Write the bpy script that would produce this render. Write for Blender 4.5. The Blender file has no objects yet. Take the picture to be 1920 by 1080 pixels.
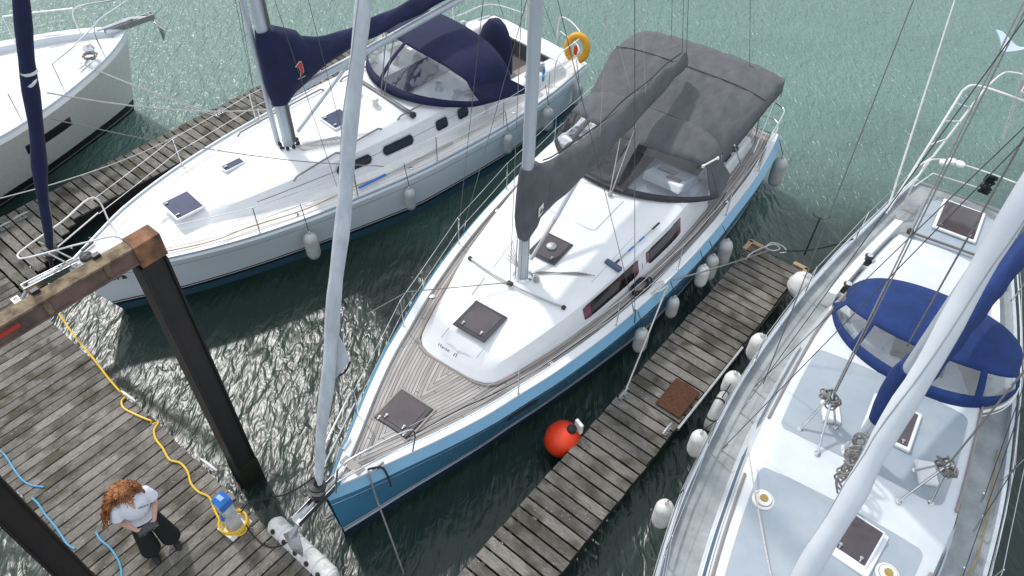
import bpy, math, random
from mathutils import Vector, Matrix
from math import sin, cos, pi, radians, sqrt, exp
random.seed(7)
S = bpy.context.scene
COL = S.collection

# ------------------------------------------------------------------ camera
FPX, TH, RO, CH = 1425.0, radians(47.3475), radians(-1.9577), 10.5
_fw = Vector((0, cos(TH), -sin(TH))); _rt = Vector((1, 0, 0)); _dn = _fw.cross(_rt)
CR = _rt * cos(RO) + _dn * sin(RO); CD = _dn * cos(RO) - _rt * sin(RO)
cam = bpy.data.cameras.new('camera'); camo = bpy.data.objects.new('camera', cam); COL.objects.link(camo)
cam.sensor_width = 36; cam.lens = FPX / 1920 * 36; cam.clip_end = 3000; cam.clip_start = .1
m = Matrix.Identity(4)
for i in range(3):
    m[i][0] = CR[i]; m[i][1] = -CD[i]; m[i][2] = -_fw[i]
m[2][3] = CH
camo.matrix_world = m
S.camera = camo

# ------------------------------------------------------------------ sky and sun
SUN_EL, SUN_AZ = radians(50), radians(-38)
W = bpy.data.worlds.new('World'); S.world = W; W.use_nodes = True
wt = W.node_tree; wn = wt.nodes; wl = wt.links
sky = wn.new('ShaderNodeTexSky'); sky.sky_type = 'NISHITA'; sky.sun_disc = False
sky.sun_elevation = SUN_EL; sky.sun_rotation = SUN_AZ; sky.dust_density = 4.0; sky.air_density = 1.0; sky.ozone_density = 1.0
tc = wn.new('ShaderNodeTexCoord'); nz = wn.new('ShaderNodeTexNoise'); nz.inputs['Scale'].default_value = 2.2; nz.inputs['Detail'].default_value = 6
rp = wn.new('ShaderNodeValToRGB'); rp.color_ramp.elements[0].position = .38; rp.color_ramp.elements[1].position = .68
rp.color_ramp.elements[0].color = (.58, .58, .58, 1); rp.color_ramp.elements[1].color = (.9, .9, .9, 1)
mx = wn.new('ShaderNodeMix'); mx.data_type = 'RGBA'; mx.inputs[7].default_value = (7.6, 8.1, 8.7, 1)
wl.new(tc.outputs['Generated'], nz.inputs['Vector']); wl.new(nz.outputs['Fac'], rp.inputs[0]); wl.new(rp.outputs[0], mx.inputs[0])
wl.new(sky.outputs[0], mx.inputs[6]); wl.new(mx.outputs[2], wn['Background'].inputs[0])
wn['Background'].inputs[1].default_value = .15
sl = bpy.data.lights.new('sun', 'SUN'); sl.energy = 2.0; sl.angle = radians(3.0); sl.color = (1, .975, .94)
so = bpy.data.objects.new('sun', sl); COL.objects.link(so)
sd = Vector((sin(SUN_AZ) * cos(SUN_EL), cos(SUN_AZ) * cos(SUN_EL), sin(SUN_EL)))
so.rotation_euler = sd.to_track_quat('Z', 'Y').to_euler(); so.location = (0, 0, 40)
S.view_settings.view_transform = 'Standard'; S.view_settings.look = 'None'; S.view_settings.gamma = 1; S.view_settings.exposure = 0.07

# ------------------------------------------------------------------ helpers
def pix(px, py, z):
    d = CR * ((px - 960) / FPX) + CD * ((py - 540) / FPX) + _fw
    return Vector((0, 0, CH)) + d * ((z - CH) / d.z)
def V(*a): return Vector(a)
def lerp(a, b, t): return a + (b - a) * t
def curve(tab):
    xs = [t[0] for t in tab]; ys = [t[1] for t in tab]; n = len(xs)
    d = [(ys[i + 1] - ys[i]) / (xs[i + 1] - xs[i]) for i in range(n - 1)]
    mm = [d[0]] + [0 if d[i - 1] * d[i] <= 0 else 2 * d[i - 1] * d[i] / (d[i - 1] + d[i]) for i in range(1, n - 1)] + [d[-1]]
    def f(x):
        if x <= xs[0]: return ys[0]
        if x >= xs[-1]: return ys[-1]
        i = max(k for k in range(n - 1) if xs[k] <= x)
        h = xs[i + 1] - xs[i]; t = (x - xs[i]) / h
        return ((1 + 2 * t) * (1 - t) ** 2 * ys[i] + t * (1 - t) ** 2 * h * mm[i] + t * t * (3 - 2 * t) * ys[i + 1] + t * t * (t - 1) * h * mm[i + 1])
    return f
def smooth_pts(pts, k=6, closed=False):
    P = [Vector(p) for p in pts]; n = len(P); out = []
    rng = n if closed else n - 1
    for i in range(rng):
        p0 = P[(i - 1) % n] if closed or i > 0 else P[0] * 2 - P[1]
        p1 = P[i]; p2 = P[(i + 1) % n]
        p3 = P[(i + 2) % n] if closed or i + 2 < n else p2 * 2 - p1
        for j in range(k):
            t = j / k
            out.append(.5 * ((2 * p1) + (p2 - p0) * t + (2 * p0 - 5 * p1 + 4 * p2 - p3) * t * t + (3 * p1 - p0 - 3 * p2 + p3) * t ** 3))
    if not closed: out.append(P[-1])
    return out
def sag(a, b, s, k=10):
    a = Vector(a); b = Vector(b)
    return [a.lerp(b, i / k) - Vector((0, 0, s * 4 * (i / k) * (1 - i / k))) for i in range(k + 1)]

class MB:
    def __init__(s): s.v = []; s.f = []; s.m = []; s.uv = []
    def add(s, vs, fs, mi=0, uv=None):
        o = len(s.v); s.v += [tuple(x) for x in vs]; s.f += [tuple(i + o for i in f) for f in fs]; s.m += [mi] * len(fs)
        s.uv += uv if uv else [(0, 0)] * len(vs)
    def box(s, c, sz, R=None, mi=0, taper=1):
        c = Vector(c); x, y, z = sz[0] / 2, sz[1] / 2, sz[2] / 2
        R = R if isinstance(R, Matrix) else Matrix.Rotation(R or 0, 3, 'Z')
        vs = [c + R @ Vector((i * x * (taper if k > 0 else 1), j * y * (taper if k > 0 else 1), k * z)) for k in (-1, 1) for j in (-1, 1) for i in (-1, 1)]
        s.add(vs, [(0, 2, 3, 1), (4, 5, 7, 6), (0, 1, 5, 4), (2, 6, 7, 3), (0, 4, 6, 2), (1, 3, 7, 5)], mi)
    def tube(s, pts, r, n=6, mi=0, cap=True, closed=False):
        P = [Vector(p) for p in pts]; N = len(P); vs = []; rad = r if isinstance(r, (list, tuple)) else [r] * N
        up = None
        for i in range(N):
            if closed: t = P[(i + 1) % N] - P[i - 1]
            else: t = P[min(i + 1, N - 1)] - P[max(i - 1, 0)]
            if t.length < 1e-9: t = Vector((0, 0, 1))
            t.normalize()
            if up is None:
                up = t.orthogonal().normalized()
            up = up - t * up.dot(t)
            up = up.normalized() if up.length > 1e-6 else t.orthogonal().normalized()
            w = t.cross(up)
            for k in range(n):
                a = 2 * pi * k / n; vs.append(P[i] + (up * cos(a) + w * sin(a)) * rad[i])
        fs = []
        for i in range(N if closed else N - 1):
            j = (i + 1) % N
            for k in range(n):
                fs.append((i * n + k, i * n + (k + 1) % n, j * n + (k + 1) % n, j * n + k))
        if cap and not closed: fs += [tuple(range(n - 1, -1, -1)), tuple((N - 1) * n + k for k in range(n))]
        s.add(vs, fs, mi)
    def loft(s, rings, mi=0, cap=True, closed=True):
        n = len(rings[0]); vs = [p for r in rings for p in r]; fs = []
        for i in range(len(rings) - 1):
            for k in range(n if closed else n - 1):
                fs.append((i * n + k, i * n + (k + 1) % n, (i + 1) * n + (k + 1) % n, (i + 1) * n + k))
        if cap: fs += [tuple(range(n - 1, -1, -1)), tuple((len(rings) - 1) * n + k for k in range(n))]
        s.add(vs, fs, mi)
    def grid(s, P, mi=0, uv=None):
        a = len(P); b = len(P[0])
        s.add([p for r in P for p in r], [(i * b + j, i * b + j + 1, (i + 1) * b + j + 1, (i + 1) * b + j) for i in range(a - 1) for j in range(b - 1)], mi, [q for r in uv for q in r] if uv else None)
    def lathe(s, prof, c=(0, 0, 0), n=16, M=None, mi=0):
        c = Vector(c); M = M or Matrix.Identity(3); vs = []; fs = []
        for r, z in prof:
            for k in range(n):
                a = 2 * pi * k / n; vs.append(c + M @ Vector((max(r, .0005) * cos(a), max(r, .0005) * sin(a), z)))
        for i in range(len(prof) - 1):
            for k in range(n): fs.append((i * n + k, i * n + (k + 1) % n, (i + 1) * n + (k + 1) % n, (i + 1) * n + k))
        fs += [tuple(range(n - 1, -1, -1)), tuple((len(prof) - 1) * n + k for k in range(n))]
        s.add(vs, fs, mi)
    def mesh(s, name, mats, smooth=40):
        me = bpy.data.meshes.new(name); me.from_pydata(s.v, [], s.f)
        for x in (mats if isinstance(mats, (list, tuple)) else [mats]): me.materials.append(x)
        me.polygons.foreach_set('material_index', s.m)
        if any(u != (0, 0) for u in s.uv):
            ul = me.uv_layers.new(name='UVMap')
            for l in me.loops: ul.data[l.index].uv = s.uv[l.vertex_index]
        if smooth:
            me.polygons.foreach_set('use_smooth', [True] * len(me.polygons)); me.set_sharp_from_angle(angle=radians(smooth))
        me.update(); return me
    def build(s, name, mats, parent=None, smooth=40, solid=0, bevel=0):
        o = bpy.data.objects.new(name, s.mesh(name, mats, smooth)); COL.objects.link(o)
        if parent: o.parent = parent
        if solid:
            md = o.modifiers.new('thickness', 'SOLIDIFY'); md.thickness = solid; md.offset = 0
        if bevel:
            md = o.modifiers.new('edge', 'BEVEL'); md.width = bevel; md.segments = 2; md.limit_method = 'ANGLE'
        return o

def tag(o, label=None, cat=None, group=None, kind=None):
    if label: o['label'] = label
    if cat: o['category'] = cat
    if group: o['group'] = group
    if kind: o['kind'] = kind
    return o
def thing(name, label, cat, loc=(0, 0, 0), rz=0, group=None):
    o = bpy.data.objects.new(name, None); COL.objects.link(o); o.location = loc; o.rotation_euler = (0, 0, rz); o.empty_display_size = .2
    return tag(o, label, cat, group)
def text(name, body, size, mt, parent, loc, xdir, ydir, ext=.002, align='CENTER'):
    cu = bpy.data.curves.new(name, 'FONT'); cu.body = body; cu.size = size; cu.extrude = ext; cu.align_x = align; cu.align_y = 'CENTER'
    t = bpy.data.objects.new(name, cu); COL.objects.link(t)
    dg = bpy.context.evaluated_depsgraph_get(); me = bpy.data.meshes.new_from_object(t.evaluated_get(dg))
    bpy.data.objects.remove(t)
    o = bpy.data.objects.new(name, me); COL.objects.link(o); me.materials.clear(); me.materials.append(mt)
    x = Vector(xdir).normalized(); z = x.cross(Vector(ydir)).normalized(); y = z.cross(x)
    M = Matrix.Identity(4)
    for i in range(3): M[i][0] = x[i]; M[i][1] = y[i]; M[i][2] = z[i]; M[i][3] = loc[i]
    o.matrix_local = M
    if parent: o.parent = parent
    return o

# ------------------------------------------------------------------ materials
def nodes(name):
    mt = bpy.data.materials.new(name); mt.use_nodes = True
    nt = mt.node_tree; return mt, nt.nodes, nt.links, nt.nodes['Principled BSDF']
def mat(name, col, rough=.5, metal=0, var=.12, vs=4.0, col2=None, bump=0, bs=60, coat=0, sheen=0, stretch=None, lo=.35, hi=.65):
    mt, N, L, b = nodes(name)
    b.inputs['Roughness'].default_value = rough; b.inputs['Metallic'].default_value = metal
    b.inputs['Coat Weight'].default_value = coat; b.inputs['Coat Roughness'].default_value = .1
    if sheen: b.inputs['Sheen Weight'].default_value = sheen
    tcn = N.new('ShaderNodeTexCoord'); src = tcn.outputs['Object']
    if stretch:
        mp = N.new('ShaderNodeMapping'); mp.inputs['Scale'].default_value = stretch; L.new(src, mp.inputs[0]); src = mp.outputs[0]
    n1 = N.new('ShaderNodeTexNoise'); n1.inputs['Scale'].default_value = vs; n1.inputs['Detail'].default_value = 7; n1.inputs['Roughness'].default_value = .62
    L.new(src, n1.inputs['Vector'])
    r = N.new('ShaderNodeValToRGB'); r.color_ramp.elements[0].position = lo; r.color_ramp.elements[1].position = hi
    c2 = col2 or tuple(c * (1 - var) for c in col)
    r.color_ramp.elements[0].color = (*c2, 1); r.color_ramp.elements[1].color = (*col, 1)
    L.new(n1.outputs['Fac'], r.inputs[0]); L.new(r.outputs[0], b.inputs['Base Color'])
    if bump:
        n2 = N.new('ShaderNodeTexNoise'); n2.inputs['Scale'].default_value = bs; n2.inputs['Detail'].default_value = 3; L.new(src, n2.inputs['Vector'])
        bp = N.new('ShaderNodeBump'); bp.inputs['Strength'].default_value = bump; bp.inputs['Distance'].default_value = .01
        L.new(n2.outputs['Fac'], bp.inputs['Height']); L.new(bp.outputs[0], b.inputs['Normal'])
    return mt
def plank_mat(name, light, dark, axis):
    mt, N, L, b = nodes(name); b.inputs['Roughness'].default_value = .85
    tcn = N.new('ShaderNodeTexCoord'); oi = N.new('ShaderNodeObjectInfo')
    mp = N.new('ShaderNodeMapping'); mp.inputs['Scale'].default_value = (1, 8, 1) if axis == 'x' else (8, 1, 1)
    add = N.new('ShaderNodeVectorMath'); add.operation = 'ADD'; sc = N.new('ShaderNodeVectorMath'); sc.operation = 'SCALE'; sc.inputs['Scale'].default_value = 17
    cmb = N.new('ShaderNodeCombineXYZ')
    for i in range(3): L.new(oi.outputs['Random'], cmb.inputs[i])
    L.new(cmb.outputs[0], sc.inputs[0]); L.new(tcn.outputs['Object'], add.inputs[0]); L.new(sc.outputs[0], add.inputs[1]); L.new(add.outputs[0], mp.inputs[0])
    g = N.new('ShaderNodeTexNoise'); g.inputs['Scale'].default_value = 9; g.inputs['Detail'].default_value = 8; g.inputs['Roughness'].default_value = .7; L.new(mp.outputs[0], g.inputs[0])
    st = N.new('ShaderNodeTexNoise'); st.inputs['Scale'].default_value = 2.3; st.inputs['Detail'].default_value = 4; L.new(add.outputs[0], st.inputs[0])
    r1 = N.new('ShaderNodeValToRGB'); r1.color_ramp.elements[0].position = .3; r1.color_ramp.elements[1].position = .72
    r1.color_ramp.elements[0].color = (*dark, 1); r1.color_ramp.elements[1].color = (*light, 1); L.new(g.outputs['Fac'], r1.inputs[0])
    r2 = N.new('ShaderNodeValToRGB'); r2.color_ramp.elements[0].position = .36; r2.color_ramp.elements[1].position = .55
    r2.color_ramp.elements[0].color = (.36, .35, .28, 1); r2.color_ramp.elements[1].color = (1, 1, 1, 1); L.new(st.outputs['Fac'], r2.inputs[0])
    mu = N.new('ShaderNodeMix'); mu.data_type = 'RGBA'; mu.blend_type = 'MULTIPLY'; mu.inputs[0].default_value = 1
    L.new(r1.outputs[0], mu.inputs[6]); L.new(r2.outputs[0], mu.inputs[7])
    rr = N.new('ShaderNodeMapRange'); rr.inputs[3].default_value = .70; rr.inputs[4].default_value = 1.22; L.new(oi.outputs['Random'], rr.inputs[0])
    m2 = N.new('ShaderNodeMix'); m2.data_type = 'RGBA'; m2.blend_type = 'MULTIPLY'; m2.inputs[0].default_value = 1
    cb = N.new('ShaderNodeCombineColor')
    for i in range(3): L.new(rr.outputs[0], cb.inputs[i])
    L.new(mu.outputs[2], m2.inputs[6]); L.new(cb.outputs[0], m2.inputs[7])
    # pale lichen / droppings specks
    vo = N.new('ShaderNodeTexVoronoi'); vo.inputs['Scale'].default_value = 16; L.new(add.outputs[0], vo.inputs['Vector'])
    r3 = N.new('ShaderNodeValToRGB'); r3.color_ramp.elements[0].position = .10; r3.color_ramp.elements[1].position = .16
    r3.color_ramp.elements[0].color = (1, 1, 1, 1); r3.color_ramp.elements[1].color = (0, 0, 0, 1); L.new(vo.outputs['Distance'], r3.inputs[0])
    sp = N.new('ShaderNodeTexNoise'); sp.inputs['Scale'].default_value = 1.4; L.new(add.outputs[0], sp.inputs[0])
    r4 = N.new('ShaderNodeValToRGB'); r4.color_ramp.elements[0].position = .46; r4.color_ramp.elements[1].position = .62; L.new(sp.outputs['Fac'], r4.inputs[0])
    ml = N.new('ShaderNodeMath'); ml.operation = 'MULTIPLY'; L.new(r3.outputs[0], ml.inputs[0]); L.new(r4.outputs[0], ml.inputs[1])
    m3 = N.new('ShaderNodeMix'); m3.data_type = 'RGBA'; m3.inputs[7].default_value = (.55, .53, .48, 1)
    L.new(ml.outputs[0], m3.inputs[0]); L.new(m2.outputs[2], m3.inputs[6])
    # anti-slip ribs along the plank
    wv = N.new('ShaderNodeTexWave'); wv.bands_direction = 'Y' if axis == 'x' else 'X'; wv.inputs['Scale'].default_value = 20; L.new(tcn.outputs['Object'], wv.inputs[0])
    m4 = N.new('ShaderNodeMix'); m4.data_type = 'RGBA'; m4.blend_type = 'MULTIPLY'; m4.inputs[0].default_value = .45
    L.new(m3.outputs[2], m4.inputs[6]); L.new(wv.outputs['Color'], m4.inputs[7]); L.new(m4.outputs[2], b.inputs['Base Color'])
    bp = N.new('ShaderNodeBump'); bp.inputs['Strength'].default_value = .8; bp.inputs['Distance'].default_value = .006; L.new(wv.outputs['Fac'], bp.inputs['Height'])
    L.new(bp.outputs[0], b.inputs['Normal'])
    return mt
def teak_mat(name, pitch=.055):
    # UV.x = metres from the deck edge, UV.y = metres along the deck
    mt, N, L, b = nodes(name); b.inputs['Roughness'].default_value = .75
    uv = N.new('ShaderNodeUVMap'); sx = N.new('ShaderNodeSeparateXYZ'); L.new(uv.outputs[0], sx.inputs[0])
    dv = N.new('ShaderNodeMath'); dv.operation = 'DIVIDE'; dv.inputs[1].default_value = pitch; L.new(sx.outputs[0], dv.inputs[0])
    fr = N.new('ShaderNodeMath'); fr.operation = 'FRACT'; L.new(dv.outputs[0], fr.inputs[0])
    fl = N.new('ShaderNodeMath'); fl.operation = 'FLOOR'; L.new(dv.outputs[0], fl.inputs[0])
    cp = N.new('ShaderNodeMath'); cp.operation = 'GREATER_THAN'; cp.inputs[1].default_value = .86; L.new(fr.outputs[0], cp.inputs[0])
    wnz = N.new('ShaderNodeTexWhiteNoise'); wnz.noise_dimensions = '1D'; L.new(fl.outputs[0], wnz.inputs['W'])
    # butt joints, staggered
    ad = N.new('ShaderNodeMath'); ad.operation = 'MULTIPLY_ADD'; ad.inputs[1].default_value = .42; L.new(sx.outputs[1], ad.inputs[0]); L.new(wnz.outputs['Value'], ad.inputs[2])
    f2 = N.new('ShaderNodeMath'); f2.operation = 'FRACT'; L.new(ad.outputs[0], f2.inputs[0])
    c2 = N.new('ShaderNodeMath'); c2.operation = 'LESS_THAN'; c2.inputs[1].default_value = .004; L.new(f2.outputs[0], c2.inputs[0])
    mxm = N.new('ShaderNodeMath'); mxm.operation = 'MAXIMUM'; L.new(cp.outputs[0], mxm.inputs[0]); L.new(c2.outputs[0], mxm.inputs[1])
    mp = N.new('ShaderNodeMapping'); mp.inputs['Scale'].default_value = (30, 1.2, 1); L.new(uv.outputs[0], mp.inputs[0])
    g = N.new('ShaderNodeTexNoise'); g.inputs['Scale'].default_value = 1.6; g.inputs['Detail'].default_value = 6; L.new(mp.outputs[0], g.inputs[0])
    r = N.new('ShaderNodeValToRGB'); r.color_ramp.elements[0].position = .3; r.color_ramp.elements[1].position = .75
    r.color_ramp.elements[0].color = (.25, .232, .215, 1); r.color_ramp.elements[1].color = (.48, .458, .435, 1); L.new(g.outputs['Fac'], r.inputs[0])
    rr = N.new('ShaderNodeMapRange'); rr.inputs[3].default_value = .8; rr.inputs[4].default_value = 1.15; L.new(wnz.outputs['Value'], rr.inputs[0])
    vm = N.new('ShaderNodeVectorMath'); vm.operation = 'SCALE'; L.new(r.outputs[0], vm.inputs[0]); L.new(rr.outputs[0], vm.inputs['Scale'])
    mxc = N.new('ShaderNodeMix'); mxc.data_type = 'RGBA'; mxc.inputs[7].default_value = (.025, .024, .024, 1)
    L.new(mxm.outputs[0], mxc.inputs[0]); L.new(vm.outputs[0], mxc.inputs[6]); L.new(mxc.outputs[2], b.inputs['Base Color'])
    return mt
def vinyl_mat(name, tint=(.86, .9, .93), fac=.14):
    mt = bpy.data.materials.new(name); mt.use_nodes = True; N = mt.node_tree.nodes; L = mt.node_tree.links
    out = N['Material Output']; N.remove(N['Principled BSDF'])
    t = N.new('ShaderNodeBsdfTransparent'); t.inputs[0].default_value = (*tint, 1)
    g = N.new('ShaderNodeBsdfGlossy'); g.inputs['Roughness'].default_value = .08
    d = N.new('ShaderNodeBsdfDiffuse'); d.inputs[0].default_value = (.7, .72, .74, 1)
    m1 = N.new('ShaderNodeMixShader'); m1.inputs[0].default_value = .25; L.new(g.outputs[0], m1.inputs[1]); L.new(d.outputs[0], m1.inputs[2])
    m2 = N.new('ShaderNodeMixShader'); m2.inputs[0].default_value = fac
    lw = N.new('ShaderNodeLayerWeight'); lw.inputs[0].default_value = .35
    rg = N.new('ShaderNodeMapRange'); rg.inputs[3].default_value = fac * .6; rg.inputs[4].default_value = min(1, fac * 3.2)
    L.new(lw.outputs['Fresnel'], rg.inputs[0]); L.new(rg.outputs[0], m2.inputs[0])
    tcn = N.new('ShaderNodeTexCoord'); wvn = N.new('ShaderNodeTexNoise'); wvn.inputs['Scale'].default_value = 2.2; L.new(tcn.outputs['Object'], wvn.inputs[0])
    bpv = N.new('ShaderNodeBump'); bpv.inputs['Strength'].default_value = .5; bpv.inputs['Distance'].default_value = .08; L.new(wvn.outputs['Fac'], bpv.inputs['Height']); L.new(bpv.outputs[0], g.inputs['Normal'])
    L.new(t.outputs[0], m2.inputs[1]); L.new(m1.outputs[0], m2.inputs[2]); L.new(m2.outputs[0], out.inputs[0])
    return mt
def water_mat():
    mt, N, L, b = nodes('harbour_water')
    b.inputs['Roughness'].default_value = .30; b.inputs['IOR'].default_value = 1.45
    tcn = N.new('ShaderNodeTexCoord'); src = tcn.outputs['Object']
    def noise(scale, det, rot, st, dist=0, rough=.5):
        mp = N.new('ShaderNodeMapping'); mp.inputs['Rotation'].default_value = (0, 0, rot); mp.inputs['Scale'].default_value = st; L.new(src, mp.inputs[0])
        n = N.new('ShaderNodeTexNoise'); n.inputs['Scale'].default_value = scale; n.inputs['Detail'].default_value = det; n.inputs['Distortion'].default_value = dist
        n.inputs['Roughness'].default_value = rough
        L.new(mp.outputs[0], n.inputs[0]); return n.outputs['Fac']
    def op(o, x, y):
        q = N.new('ShaderNodeMath'); q.operation = o
        for i, v in enumerate((x, y)):
            if isinstance(v, (int, float)): q.inputs[i].default_value = v
            else: L.new(v, q.inputs[i])
        return q.outputs[0]
    # sky reflection put into base colour: dark in sheltered berths, milky in breezy fairway
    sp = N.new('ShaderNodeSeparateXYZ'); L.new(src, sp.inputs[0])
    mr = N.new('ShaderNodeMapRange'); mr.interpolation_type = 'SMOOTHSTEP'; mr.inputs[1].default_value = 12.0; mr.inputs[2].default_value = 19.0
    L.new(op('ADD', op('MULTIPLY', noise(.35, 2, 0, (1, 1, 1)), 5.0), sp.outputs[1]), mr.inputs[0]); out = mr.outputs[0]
    swell = noise(1.15, 1.5, radians(28), (2.0, .9, 1), .5); rip = noise(3.4, 2, radians(38), (2.0, .8, 1), .8); fine = noise(8.5, 2.5, radians(33), (1.7, .7, 1), .5)
    gust = noise(.28, 3, .5, (1, 1.6, 1), .3)
    calm = noise(.55, 2, 1.1, (1, 1, 1), .4); amp = op('ADD', op('MULTIPLY', calm, .5), op('MULTIPLY', op('MULTIPLY', out, gust), 2.8)); amp2 = op('ADD', op('ADD', .30, op('MULTIPLY', calm, .85)), op('MULTIPLY', out, .9))
    hgt = op('ADD', op('MULTIPLY', swell, .072), op('ADD', op('MULTIPLY', op('MULTIPLY', rip, amp2), .044), op('MULTIPLY', op('MULTIPLY', fine, amp), .024)))
    bp = N.new('ShaderNodeBump'); bp.inputs['Strength'].default_value = 1; bp.inputs['Distance'].default_value = 1; L.new(hgt, bp.inputs['Height']); L.new(bp.outputs[0], b.inputs['Normal'])
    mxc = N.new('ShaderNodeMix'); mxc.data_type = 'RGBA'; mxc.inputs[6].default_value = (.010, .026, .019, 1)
    mx2 = N.new('ShaderNodeMix'); mx2.data_type = 'RGBA'; mx2.inputs[6].default_value = (.090, .165, .136, 1); mx2.inputs[7].default_value = (.130, .225, .198, 1); L.new(gust, mx2.inputs[0])  # paler fairway tones carry the reflected sky in the colour
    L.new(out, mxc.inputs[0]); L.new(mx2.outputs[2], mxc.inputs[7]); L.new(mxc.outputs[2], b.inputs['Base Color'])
    return mt

WHITE = mat('white_gelcoat', (.80, .81, .82), .32, col2=(.70, .715, .725), vs=1.1, coat=.2, lo=.3, hi=.6)
DECKW = mat('white_deck', (.78, .775, .76), .55, col2=(.66, .655, .635), vs=2.0, bump=.25, bs=180, lo=.3, hi=.6)
BLUE = mat('blue_hull_paint', (.055, .225, .39), .22, var=.12, vs=1.2, coat=.6)
LBLUE = mat('sky_reflection_sheer_band', (.15, .35, .52), .3, var=.08, vs=1.2, coat=.5)  # hull chamfer's sky reflection put into the colour as a lighter blue
NAVYB = mat('dark_antifoul', (.01, .03, .07), .6)
LHULL = mat('pale_hull_paint', (.80, .84, .87), .25, var=.05, vs=1, coat=.5)
BLACK = mat('black_stripe', (.012, .012, .014), .4)
TEAK = teak_mat('grey_teak_planking')
GLASSD = mat('tinted_acrylic', (.078, .060, .070), .08, var=.35, vs=2.5, coat=.5)
GLASSR = mat('reddish_acrylic', (.17, .05, .075), .1, var=.3, vs=3)
GLASSB = mat('navy_acrylic', (.035, .05, .12), .12, var=.3, vs=3)
WINDK = mat('dark_window', (.02, .014, .016), .08, var=.4)
ALU = mat('mast_aluminium', (.56, .61, .66), .4, .25, var=.12, vs=3, stretch=(6, 6, .6))
STEEL = mat('stainless_steel', (.72, .73, .74), .18, 1, var=.1, vs=8)
WIRE = mat('rigging_wire', (.16, .17, .18), .4, .7)
DARKM = mat('dark_fitting', (.02, .02, .022), .45)
GREYF = mat('charcoal_canvas', (.115, .118, .130), .9, var=.25, vs=3, bump=1.0, bs=7, stretch=(2.2, 1, 1))
GREYV = mat('charcoal_canvas_band', (.05, .048, .058), .9, var=.2, vs=3, bump=.3, bs=30)
NAVY = mat('navy_canvas', (.009, .014, .062), .85, var=.3, vs=3, bump=.8, bs=9)
ROYAL = mat('royal_blue_canvas', (.008, .036, .165), .85, var=.3, vs=5, bump=.6, bs=9)
SAIL = mat('furled_sailcloth', (.60, .64, .69), .75, var=.25, vs=2.2, bump=.6, bs=9, stretch=(3, 3, 1))
SAILW = mat('white_sailcloth', (.72, .76, .81), .7, var=.12, vs=1.4, bump=.4, bs=5)
VINYL = vinyl_mat('clear_vinyl', (.84, .88, .92), .26)
VINYLD = vinyl_mat('smoked_vinyl', (.66, .70, .74), .13)
FEND = mat('fender_vinyl', (.52, .53, .52), .45, var=.28, vs=5, bump=.15, bs=40)
FENDW = mat('white_fender_vinyl', (.78, .77, .74), .45, col2=(.60, .585, .54), vs=6, lo=.3, hi=.55)
ORANGE = mat('orange_buoy_vinyl', (.90, .06, .012), .38, var=.15, vs=4)
ROPEW = mat('white_rope', (.62, .60, .55), .8, var=.3, vs=40)
ROPEG = mat('grey_rope', (.27, .26, .24), .85, var=.4, vs=45)
ROPEK = mat('black_rope', (.015, .015, .017), .8)
ROPEY = mat('yellow_hose', (.78, .50, .03), .45, var=.12)
ROPEO = mat('ochre_rope', (.45, .30, .09), .8, var=.2)
ROPEB = mat('blue_rope', (.10, .38, .62), .6, var=.2)
PLANK = plank_mat('weathered_plank', (.45, .42, .375), (.13, .115, .10), 'y')
PLANKX = plank_mat('weathered_finger_plank', (.41, .385, .34), (.10, .09, .078), 'x')
FRAMED = mat('wet_dock_frame', (.014, .013, .012), .8, var=.4, vs=5)
TIMBER = mat('pale_timber', (.42, .31, .18), .8, var=.25, vs=8)
GALV = mat('galvanised_steel', (.45, .46, .46), .5, .6, var=.25, vs=9)
RUSTW = mat('rusty_painted_web', (.20, .125, .105), .85, col2=(.085, .065, .05), vs=3.2, bump=.5, bs=25, stretch=(1, 1, 1))
RUSTF = mat('rusty_flange', (.27, .21, .13), .9, col2=(.075, .05, .035), vs=7, bump=.7, bs=30)
RUSTO = mat('orange_rust', (.30, .145, .07), .9, col2=(.07, .04, .032), vs=5, bump=.7, bs=30)
PILE = mat('tarred_pile_steel', (.012, .011, .011), .5, col2=(.03, .014, .011), vs=2.2, bump=.4, bs=14, lo=.3, hi=.5)
PILEL = mat('grey_pile_steel', (.018, .017, .019), .5, col2=(.03, .024, .022), vs=2.2, bump=.4, bs=14)
RGREY = mat('grey_blue_deck_paint', (.30, .355, .415), .6, col2=(.37, .415, .455), vs=1.6, bump=.2, bs=160)
RGREYD = mat('worn_side_deck_paint', (.36, .39, .40), .65, col2=(.22, .24, .25), vs=2.2, bump=.2, bs=120)
TAUPE = mat('taupe_panel', (.33, .325, .30), .6, var=.08)
PALEB = mat('pale_blue_cushion', (.46, .56, .68), .6, var=.1)
CREAMH = mat('greige_hull', (.60, .62, .58), .4, var=.12, vs=14)
BROWN = mat('coir_mat', (.115, .045, .020), .95, var=.5, vs=30, bump=1, bs=150)
RED = mat('red_paint', (.50, .05, .04), .5)
PEDB = mat('pedestal_blue', (.03, .17, .55), .35)
PEDW = mat('pedestal_white', (.62, .65, .67), .5, var=.3, vs=9)
LAMPW = mat('pale_lens', (.6, .68, .75), .3)
YELLOW = mat('lifebuoy_yellow', (.80, .40, .02), .55, var=.2)
GOLDB = mat('brass_lens', (.40, .30, .08), .3, .3)
SOLAR = mat('solar_cells', (.03, .035, .06), .2, var=.3, vs=14)

# ------------------------------------------------------------------ water
mb = MB(); mb.add([(-600, -300, 0), (600, -300, 0), (600, 900, 0), (-600, 900, 0)], [(0, 1, 2, 3)])
water = mb.build('water', water_mat(), smooth=0); tag(water, kind='structure')

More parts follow.
